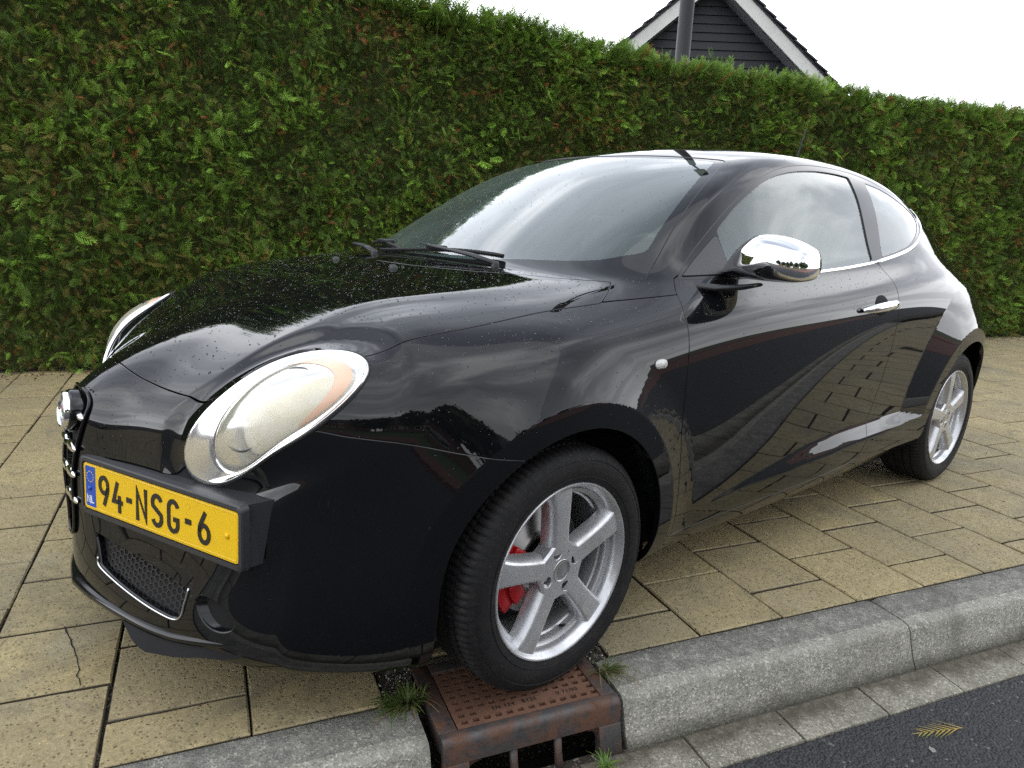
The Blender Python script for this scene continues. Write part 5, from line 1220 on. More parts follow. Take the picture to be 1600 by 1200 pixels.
for k,z in enumerate((.565,.500,.432)):
    hw=.058-.011*k; xb=-.848
    xq=lambda yy,z=z: onfront_x(yy,z)[0].x+.004
    gk(MB().tube([(xq(-hw)+.006,-hw,z),(xq(-hw*.5),-hw*.5,z),(xq(.0),0,z),(xq(hw*.5),hw*.5,z),(xq(hw)+.006,hw,z)],[.007]*5,8).build('bar',M_gloss,grille))
    for s in (-1,1):
        b=MB(); prof=[(.0001,-.046),(.006,-.040),(.0115,-.022),(.0135,-.002),(.012,.018),(.006,.032),(.0001,.037)]
        b.lathe(prof,18,Matrix.Translation((xq(hw*.56)-.001,s*hw*.56,z))@Matrix.Rotation(R(90*s),4,'X')@Matrix.Rotation(R(0),4,'Y')@Matrix.Diagonal((.62,1.0,1,1))); gk(b.build('bar_tip',M_chrome,grille))
for s in (-1,1):
    b=MB(); b.lathe([(.0001,-.03),(.007,-.022),(.010,-.004),(.008,.016),(.0001,.026)],16,Matrix.Translation((onfront_x(.058,.640)[0].x+.004,s*.058,.640))@Matrix.Rotation(R(90*s),4,'X')); gk(b.build('bar_tip',M_chrome,grille))
# badge
badge=empty('badge',(-.868,0,.648)); badge.rotation_euler=(0,R(-90+9),0); badge.parent=grille; badge.matrix_parent_inverse=grille.matrix_basis.inverted()@Matrix.Identity(4)
BM=Matrix.Translation((onfront_x(0.001,.645)[0].x-.006,0,.645))@Matrix.Rotation(R(-90+8),4,'Y')
b=MB(); b.lathe([(.050,-.04),(.050,-.010),(.047,-.004),(.0001,-.004)],40,BM); gk(b.build('badge_mount',M_gloss,grille))
bpy.data.objects.remove(badge)
b=MB(); b.lathe([(.0445,-.006),(.0445,.004),(.0425,.0075),(.0395,.0075),(.0375,.004),(.0375,0)],48,BM); bd0=gk(b.build('badge',M_chrome,grille))
M_bblue=mat('badge_blue',(.02,.05,.16),.2); M_bwhite=mat('badge_white',(.75,.76,.78),.25); M_bred=mat('badge_red',(.45,.02,.03),.25); M_bgreen=mat('badge_green',(.03,.22,.10),.25)
def bk(mb,n,mt): o=mb.build(n,mt,bd0); o.matrix_parent_inverse=Matrix.Identity(4); return o
bk(MB().lathe([(.0376,.0015),(.0265,.0020)],40,BM),'badge_ring',M_bblue); bk(MB().lathe([(.0265,.0021),(.0248,.0035),(.0240,.0021)],40,BM),'badge_inner_ring',M_satin)
half_=[(.0240*cos(a),.0240*sin(a)) for a in np.linspace(0,pi,18)]
bk(MB().prism(half_,.0012,.0020,BM),'badge_field',M_bwhite); bk(MB().prism([(x,-y) for x,y in half_][::-1],.0012,.0020,BM),'badge_field',mat('badge_pale',(.45,.60,.68),.25))
bk(MB().prism([(-.003,.004),(.003,.004),(.003,.020),(-.003,.020)],.002,.0027,BM).prism([(-.009,.0095),(-.0032,.0095),(-.0032,.0145),(-.009,.0145)],.002,.0027,BM).prism([(.0032,.0095),(.009,.0095),(.009,.0145),(.0032,.0145)],.002,.0027,BM),'badge_cross',M_bred)
b=MB(); b.tube([BM@Vector(q) for q in ((-.012,-.019,.003),(-.004,-.014,.003),(-.013,-.009,.003),(-.003,-.005,.003),(0+.004,-.010,.003))],.0015,6); bk(b,'badge_serpent',M_bgreen)
tm=Matrix(((0,0,-1,0),(0,1,0,0),(1,0,0,0),(0,0,0,1)))
# ring letters of the badge
for i,ch in enumerate('ALFAROMEO'):
    a=R(150-15*i) if i<4 else R(205+17*(i-4)); 
    r0=.0318; M_=BM@Matrix.Rotation(0,4,'Z')
    # badge plane: local x is up, local y is to the car's left-right
    ang=pi/2-(R(58)-R(29)*i/1.0*1.0) if i<4 else 0
    if i<4: th=R(-52+34.6*i); c_=(r0*cos(th),-r0*sin(th)*-1); rot=Matrix.Rotation(R(-90),4,'Z')@Matrix.Rotation(-th,4,'Z') ; MM=BM@Matrix.Translation((r0*cos(th),-r0*sin(th),.0021))@Matrix.Rotation(-R(90)-th,4,'Z')
    else: th=R(180+52-26*(i-4)); MM=BM@Matrix.Translation((r0*cos(th),-r0*sin(th),.0021))@Matrix.Rotation(R(90)-th,4,'Z')
    text_mesh(ch,.010,.0003,'lettering',M_satin,bd0,MM)
# ---- lower grilles: recess, honeycomb and chrome trim ; fog lamps
def front_pt(y,z,off=0): return onfront_x(y,z,off)[0]
for s in (-1,1):
    F=lambda y:y*(-s)    # trace is on the car's left (negative y)
    lgr=empty('lower_grille',(-.8,s*.3,.32)); lgr.parent=car; lgr.matrix_parent_inverse=car.matrix_basis.inverted()
    lk=lambda o:(setattr(o,'matrix_parent_inverse',lgr.matrix_basis.inverted()),o)[1]
    pts=[front_pt(F(y),z)+Vector((.055,0,0)) for y,z in lgp]; b=MB(); b.add(pts,[tuple(range(len(pts)))]); lk(b.build('backing',M_in,lgr))
    inl=lambda y,z: sdf(np.array([[y*(-s) if True else y,z]])*np.array([[1,1]]),lgp)[0]>.002
    inl=lambda y,z,s=s: sdf(np.array([[-abs(y),z]]),lgp)[0]>-.004
    y0,y1=((-.44,-.10) if s<0 else (.10,.44))
    # surface under the honeycomb approximated from a few samples
    A=[];B=[]
    for yy in np.linspace(.14,.45,8):
        for zz in np.linspace(.26,.38,4): A.append([1,yy,zz,yy*yy]); B.append(front_pt(yy*s,zz).x)
    co,*_=np.linalg.lstsq(np.array(A),np.array(B),rcond=None)
    xf=lambda y,z,co=co: float(co@np.array([1,abs(y),z,y*y]))+.016
    lk(hex_patch(inl,y0,y1,.24,.40,.0092,.0019,.016,xf,'honeycomb',lgr))
    tr=[q for q in lgp[6*2:6*8+1]]; trp=crom([(-.136,.315),(-.144,.295),(-.205,.2785),(-.287,.2635),(-.356,.253),(-.402,.2495),(-.4195,.262),(-.424,.290),(-.428,.326)],5)
    p3=[front_pt(F(y)*-1*-1 if False else y*(1 if s<0 else -1),z,.0015) for y,z in trp]
    b=MB(); b.tube(p3,[.0025]*len(p3),6); lk(b.build('chrome_trim',M_satin,lgr))
    fl=empty('fog_lamp',(-.70,s*.51,.29)); fl.parent=car; fl.matrix_parent_inverse=car.matrix_basis.inverted(); fk=lambda o:(setattr(o,'matrix_parent_inverse',fl.matrix_basis.inverted()),o)[1]
    ring=[front_pt(y*(1 if s<0 else -1),z) for y,z in fgp]; c0=sum(ring,Vector())/len(ring); n=len(ring); b=MB(); vs=[]
    for f_,dx in ((1,0),(.96,.012),(.86,.045),(.62,.060)): vs+=[c0+(q-c0)*f_+Vector((dx,(-.012 if s<0 else .012)*dx/.06,0)) for q in ring]
    b.add(vs,[(k*n+i,k*n+(i+1)%n,(k+1)*n+(i+1)%n,(k+1)*n+i) for k in range(3) for i in range(n)]+[tuple(3*n+i for i in range(n))],True); fk(b.build('recess',M_gloss,fl))
    b=MB(); M_=Matrix.Translation(c0+Vector((.046,s*.012,-.002)))@Matrix.Rotation(R(-90),4,'Y'); b.lathe([(.027,-.012),(.027,.0),(.025,.003),(.018,.009),(.0001,.012)],24,M_); fk(b.build('fog_lens',mat('fog_glass',(.55,.56,.58),.08,.6),fl))
# ---- front lip and splitter
def planline(pts,n=8): return crom(pts,n)
lip=planline([(-.886,0),(-.874,-.08),(-.854,-.164),(-.829,-.252),(-.801,-.335),(-.763,-.415),(-.722,-.48),(-.675,-.54),(-.630,-.59)],6)
lz=lambda y: .206+.02*max(0,(abs(y)-.40)/.18)
full=[(x,y) for x,y in lip[::-1]]+[(x,-y) for x,y in lip[1:]]
b=MB(); vs=[]; prof=[(.035,.012),(.004,.010),(-.003,.004),(-.003,-.006),(.004,-.011),(.05,-.016)]
for i,(x,y) in enumerate(full):
    a_=Vector(full[min(i+1,len(full)-1)])-Vector(full[max(i-1,0)]); nx=Vector((a_.y,-a_.x)).normalized(); 
    if nx.x>0: nx=-nx
    e=min(1,min(i,len(full)-1-i)/8)
    for d,h in prof: vs.append((x-nx.x*(d+.012*(1-e)),y-nx.y*(d+.012*(1-e)),lz(y)+h))
m=len(prof); b.add(vs,[(i*m+j,i*m+j+1,(i+1)*m+j+1,(i+1)*m+j) for i in range(len(full)-1) for j in range(m-1)],True); o=b.build('front_lip',M_gloss,car); 
for s in (-1,1):
    top=[(-.832,.255,.200),(-.812,.305,.196),(-.788,.365,.196),(-.758,.420,.198),(-.722,.475,.203),(-.685,.525,.212),(-.650,.570,.222)]
    bot=[(-.832,.262,.192),(-.828,.318,.176),(-.814,.352,.163),(-.772,.425,.172),(-.732,.478,.182),(-.690,.528,.188),(-.651,.572,.215)]
    k=len(top); T_=crom([(x,y,z) for x,y,z in top],4); B_=crom([(x,y,z) for x,y,z in bot],4,False,(2,)); k=len(T_)
    vs=[(x,y*s,z) for x,y,z in T_]+[(x,y*s,z) for x,y,z in B_]+[(x+.012,y*s,z) for x,y,z in B_]+[(x+.05,y*s*.97,z+.02) for x,y,z in T_]
    fs=[(i,i+1,k+i+1,k+i) for i in range(k-1)]+[(k+i,k+i+1,2*k+i+1,2*k+i) for i in range(k-1)]+[(2*k+i,2*k+i+1,3*k+i+1,3*k+i) for i in range(k-1)]+[(0,k,2*k,3*k)]
    o=mesh_ob('splitter',vs,fs,mat('splitter_plastic',(.007,.007,.008),.7,Specular_IOR_Level=.25),car,True); o.data.set_sharp_from_angle(angle=R(40))
# ---- number plate and its holder
PC=Vector((-.757,-.335,.4845)); PR=Matrix.Rotation(.350,4,'Z')@Matrix.Rotation(.056,4,'Y'); 
# plate frame: local x to the viewer's right (car's left), local y up, local z out of the plate
PC=PC+PR@Vector((-.009,0,0))
PB=Matrix.Translation(PC)@PR@Matrix(((0,0,-1,0),(-1,0,0,0),(0,1,0,0),(0,0,0,1)))
def rrect(w,h,r,n=6,cx=0,cy=0):
    out=[]
    for sx,sy,a0 in ((1,-1,-90),(1,1,0),(-1,1,90),(-1,-1,180)):
        for k in range(n+1): a=R(a0+90*k/n); out.append((cx+sx*(w/2-r)+r*cos(a),cy+sy*(h/2-r)+r*sin(a)))
    return out
holder=empty('plate_holder',PC); holder.parent=car; holder.matrix_parent_inverse=car.matrix_basis.inverted(); hk=lambda o:(setattr(o,'matrix_parent_inverse',holder.matrix_basis.inverted()),o)[1]
b=MB(); o1=rrect(.545,.138,.012); o2=rrect(.516,.108,.006); n=len(o1)
vs=[PB@Vector((x,y,-.012)) for x,y in rrect(.553,.146,.014)]+[PB@Vector((x,y,.002)) for x,y in rrect(.547,.140,.013)]+[PB@Vector((x,y,.0045)) for x,y in rrect(.541,.134,.012)]+[PB@Vector((x,y,.0045)) for x,y in rrect(.525,.117,.009)]+[PB@Vector((x,y,-.002)) for x,y in rrect(.522,.114,.009)]
b.add(vs,[(k*n+i,k*n+(i+1)%n,(k+1)*n+(i+1)%n,(k+1)*n+i) for k in range(4) for i in range(n)]+[tuple(range(n))[::-1]],True); fr_=hk(b.build('holder_frame',M_plastg,holder)); fr_.data.set_sharp_from_angle(angle=R(35))
# wedge body that follows the bumper behind the frame
b=MB(); vs=[];cols_=[]
N_=14
for i in range(N_+1):
    x=-.262+.530*i/N_; 
    for yy in (.070,-.066):
        p0=PB@Vector((x,yy,-.010)); d=(PB.to_3x3()@Vector((0,0,-1)))
        q_,n_=onray(p0+(-d)*.05,d); dist=max(.004,(q_-p0).dot(d)+.004)
        t=max(0,(i-N_+2)/2)*.0
        b.v.append(tuple(p0+Vector((0,0,0)))); b.v.append(tuple(p0+d*min(dist,.16)+(PB.to_3x3()@Vector(((.034 if yy>0 else .012)*(i/N_)**3,(.008*(i/N_)**2 if yy>0 else .004),0)))))
for i in range(N_):
    k=i*4; b.f+=[(k,k+1,k+5,k+4),(k+2,k+6,k+7,k+3)]
b.f+=[(0,2,3,1),(N_*4,N_*4+1,N_*4+3,N_*4+2)]; b.sm=[False]*len(b.f); b.mi=[0]*len(b.f); hk(b.build('holder_wedge',M_plastg,holder))
M_yel=mat('plate_yellow',(.80,.50,.005),.35); M_pblue=mat('plate_blue',(.015,.075,.42),.35); M_pblk=mat('plate_black',(.012,.010,.008),.4); M_star=mat('plate_star_yellow',(.75,.55,.05),.4); M_pw=mat('plate_white',(.8,.8,.8),.4)
t=NT(M_yel); c=t.mix(t.ramp(t.noise(40,5,.7,t.pos()),[(.5,0),(.85,.35)]),(.80,.50,.005),(.55,.36,.03)); t.L(c,t.b.inputs['Base Color'])
plate=empty('licence_plate',PC); plate.parent=car; plate.matrix_parent_inverse=car.matrix_basis.inverted(); pk=lambda o:(setattr(o,'matrix_parent_inverse',plate.matrix_basis.inverted()),o)[1]
b=MB(); b.prism(rrect(.520,.110,.009),.0,.0016,PB); pk(b.build('plate',M_yel,plate))
b=MB(); bl=[(-.2555,-.050),(-.2155,-.050),(-.2155,.050),(-.2555,.050)]; b.prism(bl,.0016,.0019,PB); pk(b.build('blue_band',M_pblue,plate))
b=MB(); ro=rrect(.5145,.1045,.0075); ri=rrect(.5105,.1005,.006); n=len(ro); b.add([PB@Vector((x,y,.0017)) for x,y in ro]+[PB@Vector((x,y,.0026)) for x,y in ri]+[PB@Vector((x,y,.0017)) for x,y in rrect(.5065,.0965,.005)],[(k*n+i,k*n+(i+1)%n,(k+1)*n+(i+1)%n,(k+1)*n+i) for k in range(2) for i in range(n)],True); pk(b.build('raised_border',M_yel,plate))
b=MB()
for k in range(12):
    a=2*pi*k/12; cx_,cy_=-.2355+.0125*cos(a),.024+.0125*sin(a); b.prism([(cx_+.0022*(1 if j%2==0 else .42)*sin(j*pi/5),cy_+.0022*(1 if j%2==0 else .42)*cos(j*pi/5)) for j in range(10)][::-1],.0019,.0022,PB)
pk(b.build('stars',M_star,plate))
def ribbon(b,pts,w,z0,z1,M,closed=False):
    """flat stroke of constant width with mitred corners"""
    P_=[Vector((*p,0)) for p in pts]; n=len(P_); L_=[];R_=[]
    for i in range(n):
        a_=(P_[i]-P_[i-1]) if (i>0 or closed) else None; c_=(P_[(i+1)%n]-P_[i]) if (i<n-1 or closed) else None
        if a_ is None: a_=c_
        if c_ is None: c_=a_
        a_=a_.normalized(); c_=c_.normalized(); na=Vector((-a_.y,a_.x,0)); nc_=Vector((-c_.y,c_.x,0)); m_=(na+nc_); m_=m_/max(m_.length_squared/2,.35) if m_.length>1e-6 else na
        m_=m_.normalized()*min(1/max(m_.normalized().dot(na),.3),2.2); L_.append(P_[i]+m_*w/2); R_.append(P_[i]-m_*w/2)
    vs=[]
    for l_,r_ in zip(L_,R_): vs+= [M@Vector((l_.x,l_.y,z1)),M@Vector((r_.x,r_.y,z1)),M@Vector((l_.x,l_.y,z0)),M@Vector((r_.x,r_.y,z0))]
    rg=range(n if closed else n-1); fs=[]
    for i in rg:
        j=(i+1)%n; fs+=[(4*i+1,4*j+1,4*j,4*i),(4*i+2,4*i,4*j,4*j+2),(4*i+1,4*i+3,4*j+3,4*j+1)]
    if not closed: fs+=[(0,2,3,1),(4*n-4,4*n-3,4*n-1,4*n-2)]
    b.add(vs,fs)
def arc(cx,cy,rx,ry,a0,a1,n=14): return [(cx+rx*cos(R(a0+(a1-a0)*k/n)),cy+ry*sin(R(a0+(a1-a0)*k/n))) for k in range(n+1)]
Hh=.077; w_=.0105; cw=.040
def glyph(ch):
    h=Hh-w_; c=cw-w_
    if ch=='9': return [arc(0,h/2-.0185,c/2,.0185,0,360,22)[:-1]+['C'], [(c/2-.0002,h/2-.021),(c/2*.86,h/2-.034),(-.001,-h/2)]]
    if ch=='6': return [arc(0,-h/2+.0185,c/2,.0185,0,360,22)[:-1]+['C'], [(-c/2+.0002,-h/2+.021),(-c/2*.86,-h/2+.034),(.004,h/2)]]
    if ch=='4': return [[(.001,h/2),(-c/2,-h/2+.020),(c/2+.004,-h/2+.020)],[(c/2-.008,-h/2+.036),(c/2-.008,-h/2-w_/2)]]
    if ch=='-': return [[(-.0095,0),(.0095,0)]]
    if ch=='N': return [[(-c/2,-h/2-w_/2),(-c/2,h/2-.002),(c/2,-h/2+.002),(c/2,h/2+w_/2)]]
    if ch=='S': return [arc(0,h/2-.0165,c/2,.0165,20,180,12)+[(-c/2*.92,h/2-.024),(c/2*.92,-h/2+.025)]+arc(0,-h/2+.0165,c/2,.0165,0,-160,12)]
    if ch=='G': return [arc(0,h/2-.0165,c/2,.0165,15,180,12)+arc(0,-h/2+.0165,c/2,.0165,180,360,14)+[(c/2,-h/2+.027),(.000,-h/2+.027)]]
xs=[-.176,-.129,-.0925,-.050,.0025,.054,.1005,.148]
txt='94-NSG-6'
for x0,ch in zip([-.183,-.133,-.091,-.047,.006,.060,.108,.158],txt):
    b=MB()
    for st in glyph(ch):
        cl=st[-1]=='C'; st=st[:-1] if cl else st
        ribbon(b,[(x0+x,y-.001) for x,y in st],w_ if ch!='-' else .012,.0016,.0030,PB,cl)
    pk(b.build('character',M_pblk,plate))
nl=MB()
ribbon(nl,[(-.2475,-.040),(-.2475,-.022),(-.2375,-.040),(-.2375,-.022)],.0032,.0019,.0022,PB); ribbon(nl,[(-.2325,-.022),(-.2325,-.0385),(-.2235,-.0385)],.0032,.0019,.0022,PB); pk(nl.build('country_letters',M_pw,plate))
for x0,y0,mt in ((.2275,-.001,M_yel),(-.2365,-.004,M_pblue)):
    b=MB(); b.lathe([(.0058,.0016),(.0058,.004),(.0045,.0056),(.0001,.0062)],16,PB@Matrix.Translation((x0,y0,0))); pk(b.build('screw_cap',mt,plate))
b=MB(); b.lathe([(.006,.0016),(.006,.0021),(.0052,.0021),(.0052,.0016)],20,PB@Matrix.Translation((.108,.034,0))); pk(b.build('hallmark',M_yel,plate))
# ------------------------------------------------------------------ wheels
def tyre_mb():
    b=MB(); base=[(.213,.084),(.219,.094),(.232,.0995),(.252,.1035),(.268,.1035),(.284,.0995),(.296,.0925),(.3035,.084),(.3075,.073),(.3085,.058)]
    gro=[(.3085,.0565),(.3025,.0555),(.3025,.0495),(.309,.0485),(.309,.0235),(.3025,.0225),(.3025,.0155),(.309,.0145)]
    prof=base+gro+[(r,-z) for r,z in gro[::-1]]+[(r,-z) for r,z in base[::-1]]
    n=312; m=len(prof); vs=[]
    for k in range(n):
        a=2*pi*k/n
        for j,(r,z) in enumerate(prof):
            rr=r; az=abs(z)
            ph=(k+(1 if z>0 else 0)+(0 if az>.05 else 1))%3
            if r>.300 and ph==0 and az>.0145: rr=r-(.0050 if az<.08 else .0032)
            if j in(5,6) or m-1-j in (5,6): rr=r-(.0015 if ph==0 else 0)
            vs.append((rr*cos(a),rr*sin(a),z))
    b.add(vs,[(k*m+i,((k+1)%n)*m+i,((k+1)%n)*m+i+1,k*m+i+1) for k in range(n) for i in range(m-1)],True)
    # raised rings and ribs on the sidewall
    b.lathe([(.2385,.1012),(.2395,.1028),(.2405,.1022)],72); b.lathe([(.279,.1006),(.280,.1020),(.281,.1004)],72)
    return b
def rim_mb():
    b=MB()
    prof=[(.2135,.078),(.2205,.086),(.2235,.0925),(.2235,.0960),(.2215,.0985),(.2185,.0985),(.2150,.0955),(.2120,.0905),(.2085,.0865),(.2055,.0820),(.2035,.0760),(.2025,.0660),(.1960,.0625),(.1920,.0615),(.1900,.0560),(.1895,.0440),(.1850,.0410),(.1835,.0330),(.1845,-.06),(.200,-.085),(.21,-.09)]
    b.lathe(prof,96)
    # spokes
    st=[(.046,.0850,.0240,.036,.045),(.075,.0862,.0220,.034,.045),(.110,.0880,.0215,.033,.046),(.150,.0900,.0230,.034,.048),(.180,.0905,.0255,.037,.050),(.198,.0895,.0280,.042,.052),(.2105,.0880,.0300,.047,.056)]
    for k in range(5):
        a=R(93.5+72*k); ca,sa=cos(a),sin(a); vs=[]
        for r,z,w,wb,zb in st:
            e=.0045
            pr=[(-wb,zb),(-wb+.002,z-.020),(-w-.0042,z-.0055),(-w,z-.0006),(-w+.004,z),(w-.004,z),(w,z-.0006),(w+.0042,z-.0055),(wb-.002,z-.020),(wb,zb)]
            for t,zz in pr:
                rr=math.sqrt(max(r*r-t*t*.9,0)) if r>.19 else r
                vs.append((rr*ca-t*sa,rr*sa+t*ca,zz))
        m=10; fs=[(i*m+j,(i+1)*m+j,(i+1)*m+j+1,i*m+j+1) for i in range(len(st)-1) for j in range(m-1)]+[(i*m+m-1,(i+1)*m+m-1,(i+1)*m,i*m) for i in range(len(st)-1)]
        b.add(vs,fs,True)
    return b
def hub_mesh(name):
    bm=bmesh.new()
    def circle(cx,cy,r,n,z,fn=None):
        vs=[bm.verts.new((cx+(fn(2*pi*k/n) if fn else r)*cos(2*pi*k/n),cy+(fn(2*pi*k/n) if fn else r)*sin(2*pi*k/n),z)) for k in range(n)]; es=[bm.edges.new((vs[i],vs[(i+1)%n])) for i in range(n)]; return vs,es
    outer=lambda a: .0715+.005*cos(5*(a-R(93.5)))
    o,eo=circle(0,0,.067,80,.0856,outer); E_=list(eo); holes=[]
    for k in range(4):
        a=R(20+90*k); vs,es=circle(.0495*cos(a),.0495*sin(a),.0140,20,.0856); E_+=es; holes.append((vs,.026))
    for k in range(4):
        a=R(20+45+90*k); vs,es=circle(.0485*cos(a),.0485*sin(a),.0030,8,.0856); E_+=es; holes.append((vs,.008))
    vs,es=circle(0,0,.0292,36,.0856); E_+=es; holes.append((vs,.006))
    bmesh.ops.triangle_fill(bm,edges=E_,use_beauty=True)
    for vs,d in holes:
        n=len(vs); c=sum((v.co for v in vs),Vector())/n
        v1=[bm.verts.new(c+(v.co-c)*.93+Vector((0,0,-.0015))) for v in vs]; lo=[bm.verts.new(c+(v.co-c)*.88+Vector((0,0,-d))) for v in vs]
        for i in range(n): bm.faces.new((vs[i],vs[(i+1)%n],v1[(i+1)%n],v1[i])); bm.faces.new((v1[i],v1[(i+1)%n],lo[(i+1)%n],lo[i]))
        bm.faces.new(lo)
    n=len(o); lo=[bm.verts.new((v.co.x*1.06,v.co.y*1.06,.079)) for v in o]; lo2=[bm.verts.new((v.co.x*1.08,v.co.y*1.08,.04)) for v in o]
    for i in range(n): bm.faces.new((o[i],lo[i],lo[(i+1)%n],o[(i+1)%n])); bm.faces.new((lo[i],lo2[i],lo2[(i+1)%n],lo[(i+1)%n]))
    bmesh.ops.recalc_face_normals(bm,faces=bm.faces); me=bpy.data.meshes.new(name); bm.to_mesh(me); bm.free(); me.shade_smooth(); me.set_sharp_from_angle(angle=R(28)); return me
M_steel=mat('brake_steel',(.28,.27,.26),.35,.9); M_calred=mat('red_caliper',(.42,.008,.012),.35); M_barrel=mat('dirty_steel',(.05,.045,.04),.7,.3)
def mk_cap():
    m=mat('hub_cap',(.55,.56,.58),.25,.9); t=NT(m); p=t.N('TexCoord').outputs['Object']; v=t.noise(260,3,.8,p); t.L(t.mix(t.ramp(v,[(.62,0),(.66,1)]),(.58,.59,.61),(.06,.06,.06)),t.b.inputs['Base Color']); return m
M_cap=mk_cap()
def make_wheel(cal_ang=178):
    w=empty('wheel',(0,0,0)); w.rotation_euler=(R(90),0,0)
    tb=tyre_mb().build('tyre',M_tyre,w); tb.data.set_sharp_from_angle(angle=R(26))
    r=rim_mb().build('rim',M_alloy,w); r.data.set_sharp_from_angle(angle=R(42)); 
    link('hub',hub_mesh('hub'),M_alloy,w)
    MB().lathe([(.0288,.077),(.0288,.0850),(.0275,.0870),(.0262,.0858),(.0255,.0852),(.015,.0864),(.0001,.0868)],36).build('centre_cap',M_cap,w)
    for k in range(4):
        a=R(20+90*k); b=MB(); b.lathe([(.0085,.050),(.0085,.070),(.0070,.072),(.0001,.072)],6,Matrix.Translation((.0495*cos(a),.0485*sin(a),0)),smooth=False); b.build('wheel_bolt',M_barrel,w)
    MB().tube([(.190*cos(R(-76)),.190*sin(R(-76)),.050),(.176*cos(R(-76)),.176*sin(R(-76)),.068)],[.0042,.0035],8).build('valve',M_rub,w)
    b=MB(); b.lathe([(.06,.012),(.076,.012),(.078,.004),(.138,.004),(.140,.001),(.140,-.018),(.138,-.021),(.06,-.021)],72); b.build('brake_disc',M_steel,w)
    b=MB(); b.lathe([(.150,-.03),(.06,-.04),(.0001,-.04)],40); b.build('backing_plate',M_barrel,w)
    b=MB()
    def arcbox(a0,a1,r0,r1,z0,z1,n=8):
        vs=[]
        for i in range(n+1):
            a=R(a0+(a1-a0)*i/n)
            for r_,z_ in ((r0,z0),(r1,z0),(r1,z1),(r0,z1)): vs.append((r_*cos(a),r_*sin(a),z_))
        b.add(vs,[(i*4+j,i*4+(j+1)%4,(i+1)*4+(j+1)%4,(i+1)*4+j) for i in range(n) for j in range(4)]+[(3,2,1,0),(n*4,n*4+1,n*4+2,n*4+3)])
    c=cal_ang; arcbox(c-36,c+36,.126,.162,-.045,.030); arcbox(c-36,c-9,.088,.130,.008,.042); arcbox(c+9,c+36,.088,.130,.008,.042); arcbox(c-13,c+13,.110,.130,.010,.030)
    b.build('brake_caliper',M_calred,w,bevel=.005)
    return w
wh=make_wheel(181)
ZC=.3095
def place_wheel(w,x,y,steer=0,rspin=0):
    w.parent=car; w.matrix_parent_inverse=car.matrix_basis.inverted(); w.location=(x,y,ZC)
    w.rotation_euler=(R(90),0,(pi if y>0 else 0)+steer)
w2=copy_tree(wh); w3=copy_tree(wh); w4=copy_tree(wh)
place_wheel(wh,0,-.7415,.032); place_wheel(w2,0,.7415,.032); place_wheel(w3,2.511,-.738); place_wheel(w4,2.511,.738)
# wheel houses and under-body
for cx_,yy in ((FA,1),(FA,-1),(RA,1),(RA,-1)):
    b=MB(); n=28; vs=[]
    for i in range(n+1):
        a=R(-14+208*i/n)
        for r_,y_ in ((.353,-.80),(.385,-.77),(.385,-.52)): vs.append((cx_+r_*cos(a),y_*yy,.325+r_*sin(a)))
    b.add(vs,[(i*3+j,i*3+j+1,(i+1)*3+j+1,(i+1)*3+j) for i in range(n) for j in range(2)],True); b.add([(cx_+.385*cos(R(a)),-.53*yy,.325+.385*sin(R(a))) for a in range(0,360,15)],[tuple(range(24))]); b.build('wheel_arch_liner',M_plast,car)
b=MB(); b.box((1.25,0,.21),(3.7,1.02,.05)); b.build('floor_pan',M_in,car)
b=MB(); b.box((1.255,0,.24),(1.62,1.42,.07)); b.build('underbody',M_in,car)
b=MB(); b.box((-.42,0,.185),(.40,.80,.03)); b.build('undertray',M_plast,car)
